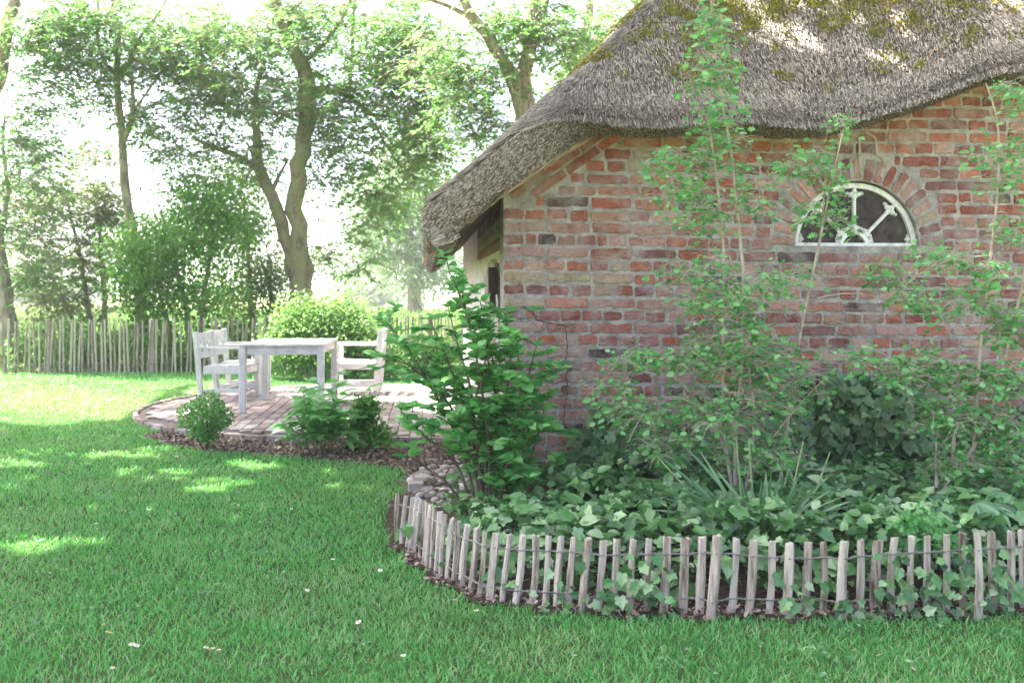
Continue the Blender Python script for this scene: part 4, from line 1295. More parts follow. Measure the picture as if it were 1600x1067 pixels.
def make_tree(name, label, cat, Y0, limbs, blobs, leaf, lmat, bmat, size, per, crad, group=None, step=0.25, twig_r=0.006, flat=0.6, droop=0.15, sides=8, extra=None, leaf_keep=None, wobble=0.03, trunk_name='trunk', base=None, crown_name='crown', spray=0, twig_mat=None):
    mb = MB(); nodes = []; nrad = []
    for l in limbs:
        P, R = limb_pts(l, Y0)
        P, R = resample(P, R, step)
        P[1:] += rng.normal(0, wobble, (len(P) - 1, 3)) * np.minimum(1, R[1:, None] * 12)
        mb.tube(P, R * (1 + rng.normal(0, 0.05, len(R))), sides)
        nodes.append(P); nrad.append(R)
    nodes = np.vstack(nodes); nrad = np.concatenate(nrad)
    lo = nodes[np.argmin(nodes[:, 2])]
    root = empty(name, (lo[0], lo[1], 0.0), label=label, cat=cat, group=group)
    C = blob_points(blobs, Y0)
    C = C[C[:, 2] > 0.03]
    NV = len(C)
    if extra is not None: C = np.vstack([C, extra])
    d0 = np.array([np.min(np.linalg.norm(nodes - c, axis=1)) for c in C])
    tw = MB()
    cap = len(nodes) + 5 * len(C)
    NB = np.empty((cap, 3)); NR = np.empty(cap); n = len(nodes)
    NB[:n] = nodes; NR[:n] = nrad
    for k in np.argsort(d0):
        c = C[k]
        vec = c - NB[:n]
        dist = np.linalg.norm(vec, axis=1) + 0.35 * np.maximum(0, -vec[:, 2])     # prefer attaching from below
        j = int(np.argmin(dist)); p = NB[j]; L = float(np.linalg.norm(c - p))
        if L < 0.02: continue
        r0 = min(NR[j] * 0.65, twig_r * (1 + 1.6 * L)); r1 = twig_r * 0.45
        bow = np.array([0, 0, 0.16 * L]) + rng.normal(0, 0.09 * L, 3)
        ts = np.array([0, 0.33, 0.66, 1.0])
        pts = p + (c - p) * ts[:, None] + bow * (np.sin(math.pi * ts))[:, None] + rng.normal(0, 0.02 * L, (4, 3)) * np.array([[0], [1], [1], [0]])
        rr = np.linspace(r0, r1, 4)
        tw.tube(pts, rr, 4 if r0 < 0.02 else 5, False)
        NB[n:n + 3] = pts[1:]; NR[n:n + 3] = rr[1:]; n += 3
    trunk = link(trunk_name, mb.mesh(trunk_name, bmat, True), root)
    if tw.n: link('twig', tw.mesh('twig', twig_mat or bmat, True), trunk if trunk_name == 'trunk' else root, kind='stuff')
    m = rng.integers(int(per * 0.6), int(per * 1.4) + 1, len(C))
    idx = np.repeat(np.arange(len(C)), m); nl = len(idx)
    cr = crad * rng.uniform(0.7, 1.3, len(C))
    if spray:
        # leaves in rows along short twiglets that fan out from each cluster and arch over
        k = spray
        th = rng.uniform(0, 2 * math.pi, (len(C), k))
        tdir = np.stack([np.cos(th), np.sin(th), rng.normal(0.05, 0.32, (len(C), k))], -1)
        tlen = cr[:, None] * rng.uniform(0.7, 1.5, (len(C), k))
        kk = rng.integers(k, size=nl); t = 0.12 + 0.88 * rng.random(nl)
        d = tdir[idx, kk]; L_ = tlen[idx, kk]
        side = np.stack([-d[:, 1], d[:, 0], np.zeros(nl)], -1) * rng.choice([-1, 1], nl)[:, None]
        pos = C[idx] + d * (t * L_)[:, None]; pos[:, 2] -= 0.35 * t * t * L_
        off = d
        yd = side * rng.uniform(0.5, 1.1, nl)[:, None] + d * rng.uniform(0.3, 1.0, nl)[:, None]; yd[:, 2] -= droop + (0.45 if size > 0.05 else 0.1) * rng.random(nl)
        pos = pos + rng.normal(0, 0.018, (nl, 3))
        zd = np.array([0, 0, 1.0]) + rng.normal(0, 0.38, (nl, 3)) if size > 0.05 else np.array([-0.15, -0.55, 0.9]) + rng.normal(0, 0.65, (nl, 3))
        vis = np.arange(len(C)) < NV
        c0 = np.repeat(C[vis], k, axis=0); dd = tdir[vis].reshape(-1, 3); ll = tlen[vis].reshape(-1)
        TT = np.array([0, 0.5, 1.0]); pp = c0[:, None] + dd[:, None] * (TT[None] * ll[:, None])[..., None]
        pp[:, :, 2] -= 0.35 * TT[None] ** 2 * ll[:, None]
        ang_ = np.arange(3) * 2 * math.pi / 3; rr_ = np.array([1.0, 0.75, 0.3]) * twig_r * 0.55
        sd = unit(np.stack([-dd[:, 1], dd[:, 0], np.zeros(len(dd))], -1)); up_ = np.array([0, 0, 1.0])
        VV = pp[:, :, None] + (sd[:, None, None] * np.cos(ang_)[None, None, :, None] + up_ * np.sin(ang_)[None, None, :, None]) * rr_[None, :, None, None]
        nT = len(dd); b_ = (np.arange(nT) * 9)[:, None, None]
        fq = np.array([[r * 3 + q, r * 3 + (q + 1) % 3, (r + 1) * 3 + (q + 1) % 3, (r + 1) * 3 + q] for r in range(2) for q in range(3)])
        link('twiglet', mesh_np('twiglet', VV.reshape(-1, 3), (b_ + fq[None]).reshape(-1, 4), twig_mat or bmat), trunk, kind='stuff')
    else:
        off = rng.normal(size=(nl, 3)) * np.array([1, 1, flat]) * 0.55 * cr[idx][:, None]
        pos = C[idx] + off
        yd = unit(off) * 0.8 + rdir(nl) * 0.9; yd[:, 2] -= droop
        zd = np.array([0, 0, 1.0]) + rng.normal(0, 0.55, (nl, 3))
    sz = size * (rng.uniform(0.65, 1.35, nl) if size > 0.05 else rng.uniform(0.45, 1.6, nl)) * np.where(idx < NV, 1.0, 3.0)  # leaves of the added unseen canopy are larger, for denser shade
    ok = pos[:, 2] > 0.01
    if leaf_keep is not None: ok &= leaf_keep(pos)
    V, T = scatter(leaf, pos[ok], yd[ok], zd[ok], sz[ok])
    link(crown_name, mesh_np(crown_name, V, T, lmat), root)
    return root

# crown leaves are left out on purpose so sun reaches these ground patches (photo pixels: x, y, rx, ry)
SUNNY = [(110, 612, 260, 16), (60, 645, 160, 22), (170, 632, 120, 10), (90, 850, 105, 16), (20, 858, 60, 18), (175, 712, 80, 7), (30, 726, 40, 7), (345, 766, 62, 10), (420, 731, 48, 9), (505, 797, 30, 12), (545, 762, 36, 9), (265, 735, 30, 5), (620, 735, 30, 5), (265, 655, 45, 5),
         (600, 622, 90, 14), (690, 640, 60, 18), (590, 765, 20, 7), (265, 700, 30, 4), (640, 780, 14, 8), (520, 735, 40, 4)]
def shade_gap(P):
    """False for leaves that would shade one of the sunny patches"""
    g = P - S * ((P[:, 2]) / S[2])[:, None]
    px = to_px(np.where(g[:, 1:2] > 1.0, g, np.array([0, -1.0, 0])))
    keep = np.ones(len(P), bool)
    for x, y, rx, ry in SUNNY:
        keep &= ~((((px[:, 0] - x) / rx) ** 2 + ((px[:, 1] - y) / ry) ** 2 < 1.0) & (g[:, 1] > 1.0))
    # the upper part of the thatch catches the sun too
    zr = 2.88
    r = P - S * ((P[:, 2] - zr) / S[2])[:, None]
    rel = r[:, :2] - HC
    a = rel @ HU; b = rel @ HV
    lit = (a > 0.3) & (a < 6) & (b > -0.12) & (b < 3) & (0.9 * np.sin(a * 6.3 + 1.0) * np.sin(b * 13 + a * 1.7) + 3.2 * (b - 0.16) + 0.25 * (a > 1.7) > 0.12)
    return keep & ~lit

# unseen leaves and limbs added above the frame to shade garden and roof
def shade_canopy(n, x0, x1, y0, y1, z0, z1):
    P = np.stack([rng.uniform(x0, x1, n), rng.uniform(y0, y1, n), np.zeros(n)], -1)
    P[:, 2] = np.maximum(rng.uniform(z0, z1, n), 1.3 + 0.292 * P[:, 1] + 0.55 + rng.random(n))
    return P

def limb_w(pts):
    """world limb -> the photo-pixel form limb_pts takes"""
    out = []
    for x, y, z, r in pts:
        p = to_px(np.array([x, y, z])); out.append((p[0], p[1], r, y))
    return out

# tree at the left edge
make_tree('roadside_tree', 'thick grey trunk cut by the left edge of the photo, behind the paling fence', 'tree', 16.6,
          [[(12, 600, 0.2349), (10, 520, 0.2044), (2, 440, 0.174), (-8, 370, 0.1566), (-20, 290, 0.1479), (-22, 200, 0.1392), (-5, 110, 0.1305), (12, 40, 0.1218), (30, -60, 0.1044), (60, -200, 0.0783)],
           [(-4, 370, 0.0609), (16, 330, 0.0435), (14, 290, 0.0348), (2, 230, 0.0261), (8, 180, 0.0174)],
           limb_w([(-7.9, 14.8, 6.6, 0.11), (-6.5, 12.6, 7.4, 0.09), (-5.4, 10.4, 7.6, 0.07), (-4.6, 8.4, 7.8, 0.05), (-3.6, 6.4, 8.0, 0.03)]),
           limb_w([(-7.6, 15.5, 6.2, 0.10), (-7.4, 12.2, 6.8, 0.07), (-7.0, 9.2, 7.2, 0.04), (-6.4, 6.6, 7.4, 0.025)])],
          [(50, 60, 84, 67, 52), (95, 30, 67, 44, 31), (70, 150, 50, 67, 28), (45, 215, 56, 56, 38), (40, 270, 67, 67, 42), (30, 350, 56, 56, 31), (60, 420, 44, 44, 24), (110, 95, 44, 33, 17)],
          T_QUAD, M['leaf_tree'], M['bark'], 0.082, 40, 0.44, group='tall trees behind the paling fence', spray=5, twig_r=0.011, leaf_keep=shade_gap,
          extra=shade_canopy(620, -9.5, -3.0, 3.6, 14.5, 6.0, 8.6))
# slender forked tree
make_tree('ash_tree', 'slender forked tree rising from behind the fence, second trunk from the left', 'tree', 17.2,
          [[(224, 600, 0.1175), (221, 500, 0.1044), (216, 430, 0.0957), (205, 350, 0.0827), (194, 280, 0.0783), (191, 222, 0.0766), (185, 160, 0.0609), (182, 110, 0.0566), (188, 60, 0.0522), (172, -10, 0.0435), (160, -120, 0.0305)],
           [(192, 224, 0.0522), (206, 190, 0.0435), (211, 170, 0.0391), (204, 110, 0.0348), (208, 60, 0.0305), (240, 40, 0.0261), (262, -5, 0.0218)],
           [(183, 120, 0.0435), (160, 105, 0.0305), (148, 70, 0.0261), (155, 10, 0.0218), (150, -40, 0.0174)],
           [(209, 172, 0.0261), (235, 140, 0.0191), (262, 100, 0.0174), (270, 60, 0.0104)]],
          [(185, 40, 106, 67, 108), (120, 40, 56, 44, 31), (240, 90, 67, 67, 59), (150, 130, 50, 39, 24), (225, 180, 50, 33, 21), (110, 90, 33, 28, 10), (245, 205, 44, 28, 15), (175, 160, 28, 28, 8), (265, 250, 33, 33, 14)],
          T_QUAD, M['leaf_tree'], M['bark'], 0.08, 38, 0.42, group='tall trees behind the paling fence', spray=5, twig_r=0.011, leaf_keep=shade_gap, wobble=0.010)
# big twisted tree
make_tree('twisted_tree', 'big twisted mossy tree with a double trunk behind the table', 'tree', 17.4,
          [[(486, 600, 0.261), (482, 500, 0.2175), (470, 430, 0.1914), (462, 370, 0.1566), (461, 310, 0.1479), (468, 250, 0.1436), (478, 200, 0.1436), (486, 155, 0.1566), (480, 115, 0.1392), (455, 75, 0.1131), (437, 35, 0.1044), (428, -20, 0.087), (430, -160, 0.0609)],
           [(468, 440, 0.1305), (448, 385, 0.1218), (432, 330, 0.1087), (420, 290, 0.1044), (402, 262, 0.0957), (396, 225, 0.087), (402, 190, 0.0609), (398, 150, 0.0435), (410, 100, 0.0348)],
           [(404, 266, 0.0653), (385, 245, 0.0522), (352, 238, 0.0435), (325, 230, 0.0305), (300, 215, 0.0174)],
           [(425, 300, 0.0435), (432, 272, 0.0305), (450, 250, 0.0174)],
           [(489, 140, 0.0783), (520, 136, 0.0566), (545, 140, 0.0478), (562, 165, 0.0435), (583, 193, 0.0391), (620, 180, 0.0261), (655, 150, 0.0174)],
           [(585, 193, 0.0261), (600, 225, 0.0174), (625, 260, 0.0122)],
           [(545, 140, 0.0348), (552, 90, 0.0305), (548, 40, 0.0261), (560, -20, 0.0174)],
           [(470, 100, 0.0522), (510, 70, 0.0391), (540, 20, 0.0348), (560, -40, 0.0261)],
           [(440, 50, 0.0435), (400, 40, 0.0348), (360, 60, 0.0261), (320, 50, 0.0174)],
           limb_w([(-4.2, 17.2, 6.9, 0.09), (-3.6, 14.0, 7.6, 0.08), (-2.9, 11.0, 7.8, 0.06), (-2.2, 8.6, 7.8, 0.04), (-1.4, 6.6, 7.9, 0.03)])],
          [(320, 60, 89, 72, 101), (400, 110, 106, 84, 126), (330, 170, 78, 61, 70), (560, 50, 128, 72, 133), (640, 60, 95, 84, 91), (560, 150, 106, 67, 84), (640, 170, 84, 78, 84), (540, 240, 67, 56, 49), (600, 300, 61, 72, 56),
           (660, 240, 61, 61, 56), (360, 250, 89, 44, 49), (430, 30, 72, 61, 63), (510, 290, 39, 33, 10), (690, 130, 50, 72, 38), (300, 120, 44, 50, 35), (500, 180, 67, 67, 35), (420, 190, 56, 56, 31), (580, 370, 44, 44, 15), (520, 395, 28, 22, 7), (560, 425, 28, 13, 5)],
          T_QUAD, M['leaf_tree'], M['bark_moss'], 0.082, 40, 0.46, group='tall trees behind the paling fence', spray=5, twig_r=0.011, leaf_keep=shade_gap,
          extra=np.vstack([shade_canopy(480, -5.2, 0.8, 3.6, 13.5, 6.0, 8.8), shade_canopy(110, -5.5, -0.6, 3.4, 6.4, 6.2, 8.6)]))
# trees behind the house
make_tree('forked_tree', 'stout grey tree forking low just behind the thatched roof', 'tree', 14.6,
          [[(836, 610, 0.2262), (832, 400, 0.1914), (830, 250, 0.174), (822, 180, 0.1696), (812, 130, 0.1653), (800, 118, 0.0957), (786, 98, 0.087), (772, 62, 0.087), (752, 40, 0.0783), (722, 15, 0.0696), (705, -30, 0.0609), (690, -140, 0.0435)],
           [(816, 140, 0.1392), (826, 105, 0.1044), (834, 75, 0.0957), (832, 30, 0.087), (834, -40, 0.0783), (840, -160, 0.0522)],
           [(834, 60, 0.0522), (852, 20, 0.0435), (868, -40, 0.0261)],
           [(735, 28, 0.0435), (712, 14, 0.0348), (680, 2, 0.0348), (640, -10, 0.0261)],
           limb_w([(0.35, 14.6, 6.2, 0.09), (-0.4, 12.0, 7.2, 0.07), (-0.8, 9.6, 7.4, 0.05), (-0.6, 7.6, 7.4, 0.03)])],
          [(760, 130, 67, 56, 42), (850, 60, 78, 56, 49), (790, 30, 67, 44, 35), (700, 90, 61, 61, 35), (890, 30, 56, 44, 28), (730, 180, 56, 44, 24), (770, 210, 33, 33, 14)],
          T_QUAD, M['leaf_tree'], M['bark'], 0.08, 38, 0.42, group='trees behind the thatched roof', spray=5, twig_r=0.011, leaf_keep=shade_gap,
          extra=shade_canopy(150, -2.2, 2.2, 5.6, 10.5, 6.0, 8.2))
make_tree('leaning_tree', 'pale leaning tree showing between the roof edge and the forked tree', 'tree', 17.5,
          [[(862, 610, 0.1914), (872, 350, 0.1653), (878, 200, 0.1479), (886, 140, 0.1305), (905, 95, 0.1131), (945, 60, 0.1044), (985, 25, 0.0957), (1020, -15, 0.0783), (1060, -90, 0.0522)],
           [(900, 100, 0.087), (912, 40, 0.0783), (925, -10, 0.0696), (930, -90, 0.0435)]],
          [(900, 110, 50, 44, 31), (940, 40, 56, 44, 35), (880, 170, 33, 44, 21), (990, -10, 56, 33, 17)],
          T_QUAD, M['leaf_bright'], M['bark'], 0.08, 38, 0.44, group='trees behind the thatched roof', spray=5, twig_r=0.011)
# hedge-row shrubs behind the fence
make_tree('hawthorn_bush', 'tall olive green bush behind the fence beside the left trunk', 'bush', 18.0,
          [[(150, 600, 0.06), (140, 480, 0.05), (120, 380, 0.035), (105, 300, 0.02)], [(152, 600, 0.06), (165, 500, 0.05), (160, 400, 0.04), (150, 300, 0.02)], [(150, 600, 0.05), (115, 500, 0.04), (80, 430, 0.03)]],
          [(115, 310, 80, 45, 50), (80, 400, 75, 55, 44), (165, 370, 50, 80, 44), (100, 475, 85, 45, 40), (145, 245, 35, 30, 14), (40, 330, 40, 50, 14)],
          T_OVAL, M['leaf_olive'], M['bark'], 0.065, 70, 0.42, group='bushes growing behind the paling fence', spray=8, twig_r=0.01)
make_tree('leafy_bush', 'broad bright green bush behind the fence, in front of the slender tree', 'bush', 17.0,
          [[(300, 600, 0.06), (290, 480, 0.05), (270, 380, 0.03), (250, 330, 0.02)], [(302, 600, 0.06), (320, 480, 0.05), (330, 380, 0.03), (320, 310, 0.02)], [(275, 600, 0.05), (262, 500, 0.04), (240, 430, 0.02)]],
          [(245, 400, 65, 60, 50), (320, 365, 75, 65, 56), (290, 460, 100, 40, 46), (320, 310, 50, 30, 18), (215, 450, 35, 40, 16)],
          T_OVAL, M['leaf_hedge'], M['bark'], 0.07, 90, 0.42, group='bushes growing behind the paling fence', twig_r=0.01)
make_tree('thicket_bush', 'dark green thicket bush at the foot of the twisted tree', 'bush', 18.2,
          [[(395, 600, 0.06), (395, 480, 0.05), (385, 380, 0.03), (380, 320, 0.02)], [(405, 600, 0.06), (425, 480, 0.05), (420, 400, 0.03)]],
          [(390, 330, 55, 50, 34), (400, 430, 50, 60, 40), (440, 460, 40, 40, 20), (375, 280, 40, 30, 14), (490, 415, 28, 25, 8), (360, 470, 40, 40, 18)],
          T_OVAL, M['leaf_olive'], M['bark'], 0.06, 80, 0.42, group='bushes growing behind the paling fence', twig_r=0.01)
# light shrub behind the table
make_tree('spirea_shrub', 'rounded yellow-green shrub in the sun behind the table', 'shrub', 14.6,
          [[(500, 600, 0.03), (490, 560, 0.025), (470, 510, 0.015), (460, 480, 0.01)], [(505, 600, 0.03), (515, 550, 0.02), (530, 500, 0.012)], [(495, 600, 0.03), (450, 560, 0.02), (435, 520, 0.01)], [(510, 600, 0.02), (560, 560, 0.02), (580, 530, 0.01)]],
          [(480, 500, 55, 40, 50), (540, 510, 50, 40, 44), (450, 540, 32, 45, 30), (510, 555, 60, 35, 40), (580, 545, 30, 30, 18), (600, 570, 30, 25, 12)],
          T_OVAL, M['leaf_bright'], M['twig'], 0.055, 70, 0.24, twig_r=0.004, step=0.1, wobble=0.01)
make_tree('border_shrub', 'low green shrub in front of the paling fence beyond the right chair', 'shrub', 16.0,
          [[(650, 590, 0.02), (650, 560, 0.015), (640, 535, 0.01)], [(655, 590, 0.02), (675, 555, 0.015), (690, 530, 0.01)]],
          [(645, 560, 40, 22, 26), (690, 555, 30, 25, 18)],
          T_OVAL, M['leaf_hedge'], M['twig'], 0.06, 60, 0.22, twig_r=0.004, step=0.1, wobble=0.01)
# far trees across the field
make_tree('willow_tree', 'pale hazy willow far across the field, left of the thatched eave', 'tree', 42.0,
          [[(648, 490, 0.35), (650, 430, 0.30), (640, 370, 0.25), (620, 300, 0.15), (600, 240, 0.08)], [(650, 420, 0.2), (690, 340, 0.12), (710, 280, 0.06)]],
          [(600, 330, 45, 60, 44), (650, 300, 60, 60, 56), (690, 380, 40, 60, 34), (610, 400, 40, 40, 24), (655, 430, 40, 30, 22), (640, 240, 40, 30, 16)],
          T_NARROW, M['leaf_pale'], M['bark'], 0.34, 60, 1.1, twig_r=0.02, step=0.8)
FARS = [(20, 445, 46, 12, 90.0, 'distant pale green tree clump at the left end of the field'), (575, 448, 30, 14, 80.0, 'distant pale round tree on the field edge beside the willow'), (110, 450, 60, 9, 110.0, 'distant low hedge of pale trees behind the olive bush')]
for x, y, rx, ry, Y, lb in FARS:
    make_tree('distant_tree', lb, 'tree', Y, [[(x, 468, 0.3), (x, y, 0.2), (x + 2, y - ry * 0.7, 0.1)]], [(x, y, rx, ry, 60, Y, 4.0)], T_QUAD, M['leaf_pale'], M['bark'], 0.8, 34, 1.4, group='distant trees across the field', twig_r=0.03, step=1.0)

# undergrowth behind the fence and tall meadow grass
def undergrowth():
    n = 15000
    fl2 = polyline(FENCE_LINE, 0.05)
    c = fl2[rng.integers(len(fl2), size=n)]
    d = 0.25 + 2.6 * rng.random(n) ** 1.3
    P = np.stack([c[:, 0] + rng.normal(0, 0.1, n), c[:, 1] + d, 0.85 * rng.random(n) ** 1.2 * (0.55 + 0.45 * np.sin(c[:, 0] * 2.3) ** 2)], -1)
    P = P[in_view(P, 120)]; n = len(P)
    V, T = scatter(T_OVAL, P, rdir(n, 0.4), rdir(n, 0.6), rng.uniform(0.06, 0.14, n))
    link('undergrowth', mesh_np('undergrowth', V, T, M['wild']), label='rank green undergrowth behind the paling fence', cat='undergrowth', kind='stuff')
    n = 26000
    Y = 19 + 30 * rng.random(n) ** 1.8; X = rng.uniform(-0.62, 0.02, n) * Y
    P = np.stack([X, Y, np.zeros(n)], -1); h = rng.uniform(0.25, 0.75, n)
    d = np.array([0, 0, 1.0]) + rng.normal(0, 0.25, (n, 3))
    V, T = scatter(T_QUAD, P, d, rdir(n), np.stack([0.10 * Y / 20 * h, h, h], -1))
    link('meadow_grass', mesh_np('meadow_grass', V, T, M['leaf_bright']), label='tall pale meadow grass in the field beyond the fence', cat='grass', kind='stuff')
undergrowth()

# ------------------------------------------------------------------ small plants by the patio
def box_bush():
    cx, cy = G(322, 706); Y = cy
    c = np.array([cx, cy, 0.25]); n = 2600
    root = empty('box_bush', (cx, cy, 0), label='small clipped round box bush at the edge of the patio', cat='shrub')
    mb = MB()
    for k in range(7):
        th = rng.uniform(0, 6.3); e = c + np.array([math.cos(th) * 0.11, math.sin(th) * 0.11, rng.uniform(-0.05, 0.1)])
        mb.tube([np.array([cx, cy, -0.02]), (np.array([cx, cy, 0]) + e) / 2 + rng.normal(0, 0.015, 3), e], [0.008, 0.006, 0.003], 5)
    link('stem', mb.mesh('stem', M['twig_dark']), root)
    v = rdir(n); rr = rng.random(n) ** 0.28
    bump = 1 + 0.10 * np.sin(v[:, 0] * 6 + 1) + 0.08 * np.sin(v[:, 2] * 7 + v[:, 1] * 5)
    P = c + v * np.array([0.20, 0.20, 0.19]) * (rr * bump)[:, None] + np.array([0, 0, 0.02])
    P[:, 0] += np.where(P[:, 2] < 0.2, (cx - P[:, 0]) * 0.3, 0)
    V, T = scatter(T_OVAL, P, v + rdir(n) * 0.8, v + rdir(n) * 0.6, rng.uniform(0.018, 0.032, n))
    link('foliage', mesh_np('foliage', V, T, M['leaf_box']), root)
box_bush()

def herb(name, label, px_base, height, spread, nstem, leaf_me, lsize, stem_mat, nleaf, lean=(0, 0)):
    """leafy perennial: stems from one crown, every leaf a part"""
    gx, gy = G(*px_base)
    root = empty(name, (gx, gy, 0), label=label, cat='plant')
    mb = MB(); k = 0
    per = nleaf // nstem
    for s in range(nstem):
        th = rng.uniform(0, 6.3); rad = spread * math.sqrt(rng.random()); h = height * rng.uniform(0.6, 1.0) * (1 - 0.35 * (rad / spread))
        b = np.array([gx + math.cos(th) * rad * 0.45, gy + math.sin(th) * rad * 0.45, -0.01])
        e = np.array([gx + math.cos(th) * rad + lean[0], gy + math.sin(th) * rad + lean[1], h])
        ts = np.linspace(0, 1, 5); pts = b + (e - b) * ts[:, None] + np.array([0, 0, 0.06 * h]) * np.sin(math.pi * ts)[:, None]
        mb.tube(pts, np.linspace(0.0045, 0.002, 5), 5)
        for q in range(per):
            t = 0.35 + 0.65 * (q + rng.random()) / per
            p = b + (e - b) * t
            ph = q * 2.4 + rng.uniform(0, 1)
            d = np.array([math.cos(ph), math.sin(ph), rng.uniform(-0.15, 0.55)])
            o = leaf_object('leaf', leaf_me[int(rng.integers(len(leaf_me)))], root, p, d, (rng.normal(0, 0.25), rng.normal(0, 0.25), 1), lsize * rng.uniform(0.7, 1.25))
            k += 1
    link('stem', mb.mesh('stem', stem_mat, True), root)
    return root

def leaf_mesh(T, mat, nm='leaf', smooth=True):
    return mesh_np(nm, T[0], T[1], mat, smooth)
tri_leaf = [leaf_mesh(T_join([T_xform(big_leaf(0.2, rng.uniform(0.1, 0.3), 0.25), 0, 1.0, (0, 0.12, 0)), T_xform(big_leaf(0.19, 0.2, 0.25), 0.95, 0.75, (0, 0.12, 0)), T_xform(big_leaf(0.19, 0.2, 0.25), -0.95, 0.75, (0, 0.12, 0))]), M['leaf_shrub']) for k in range(4)]
herb('hydrangea_plant', 'leafy green plant between patio and mulch, in front of the table leg', (508, 708), 0.74, 0.40, 22, tri_leaf, 0.15, M['green_stem'], 200)
gx, gy = G(578, 702)
make_tree('sprig_bush', 'narrow small-leaved sprig standing just right of the leafy patio plant', 'shrub', gy,
          [[(578, 706, 0.008), (578, 670, 0.006), (574, 625, 0.004)], [(580, 706, 0.006), (590, 660, 0.004)]],
          [(574, 630, 11, 20, 22), (572, 665, 25, 22, 34), (590, 685, 28, 16, 24)], T_OVAL, M['leaf_box'], M['twig_dark'], 0.034, 26, 0.07, twig_r=0.002, step=0.04, wobble=0.003, trunk_name='stem', crown_name='foliage')

# ------------------------------------------------------------------ broad-leaved shrub at the corner of the house
def corner_shrub():
    Y0 = 5.35
    bx, by = G(762, 783)
    root = empty('corner_shrub', (bx, by, 0), label='broad-leaved green shrub with brown stems at the corner of the brick wall', cat='shrub')
    stems = [[(750, 790), (735, 740), (705, 660), (670, 600), (640, 545), (605, 505)], [(752, 790), (715, 720), (660, 680), (625, 640)], [(765, 790), (765, 700), (755, 620), (740, 530), (715, 450), (702, 425)],
             [(770, 790), (775, 700), (790, 620), (800, 560), (790, 490)], [(775, 790), (800, 720), (815, 650), (825, 590), (838, 540)], [(765, 790), (742, 700), (722, 620), (690, 540), (672, 500)],
             [(778, 790), (815, 740), (840, 690), (850, 640)], [(760, 790), (760, 720), (735, 650), (760, 560), (765, 510)], [(748, 790), (700, 750), (660, 730), (640, 700)], [(760, 790), (735, 690), (690, 610), (650, 580), (625, 560)], [(768, 790), (780, 680), (770, 580), (725, 480), (718, 430)], [(770, 790), (800, 690), (815, 600), (805, 520)], [(758, 790), (745, 680), (735, 600), (715, 540), (700, 480)], [(774, 790), (810, 710), (835, 650), (832, 600)], [(764, 790), (750, 700), (780, 640), (770, 560), (750, 470)], [(770, 795), (790, 745), (830, 735), (860, 730)]]
    mb = MB(); spots = []
    for i, s in enumerate(stems):
        dy = rng.uniform(-0.25, 0.25)
        P = np.array([Q(x, y, Y0 + dy * k / (len(s) - 1)) for k, (x, y) in enumerate(s)])
        P[0, 2] = -0.02
        Pf, R = resample(P, np.linspace(0.010, 0.0028, len(P)), 0.06)
        mb.tube(Pf, R, 6)
        for k in range(4, len(Pf)):
            if k < len(Pf) * 0.22: continue
            if rng.random() < 0.9:
                e = Pf[k] + np.array([rng.normal(0, 0.12), rng.normal(0, 0.10), rng.uniform(-0.02, 0.11)])
                m = (Pf[k] + e) / 2 + np.array([0, 0, 0.01])
                mb.tube([Pf[k], m, e], [0.0025, 0.002, 0.0014], 4, False)
                for q in np.linspace(0.4, 1, 4): spots.append((Pf[k] * (1 - q) + e * q, unit(e - Pf[k])))
            spots.append((Pf[k], unit(Pf[k] - Pf[k - 1])))
    link('stem', mb.mesh('stem', M['twig_dark'], True), root)
    ml = [leaf_mesh(T_xform(big_leaf(rng.uniform(0.27, 0.36), rng.uniform(0.05, 0.35), rng.uniform(0.1, 0.35), 7), 0, 1.0, (0, 0.10, 0)), M['leaf_shrub']) for k in range(6)]
    order = rng.permutation(len(spots))
    small = [[], [], [], []]
    for n, k in enumerate(order):
        p, d = spots[k]
        q_ = to_px(p)
        if q_[1] > 690 and q_[0] < 760 and rng.random() < 0.8: continue
        for side in (-1, 0, 1, 2):
            ph = rng.uniform(0, 6.3)
            out = unit(np.array([math.cos(ph), math.sin(ph) * 0.9, rng.uniform(-0.25, 0.4)]) + d * 0.4)
            nz_ = np.array([rng.normal(0, 0.4), rng.normal(-0.25, 0.35), 1.0])
            s = rng.uniform(0.055, 0.105) * (1.12 - 0.35 * (p[2] / 1.4))
            if n * 4 + side + 1 < 290:
                leaf_object('leaf', ml[int(rng.integers(6))], root, p, out, nz_, s)
            else:
                small[0].append(p); small[1].append(out); small[2].append(nz_); small[3].append(s * 0.85)
    if small[0]:
        V, T = scatter(T_OVAL, np.array(small[0]), np.array(small[1]), np.array(small[2]), np.array(small[3]))
        link('foliage', mesh_np('foliage', V, T, M['leaf_shrub']), root, kind='stuff')
corner_shrub()

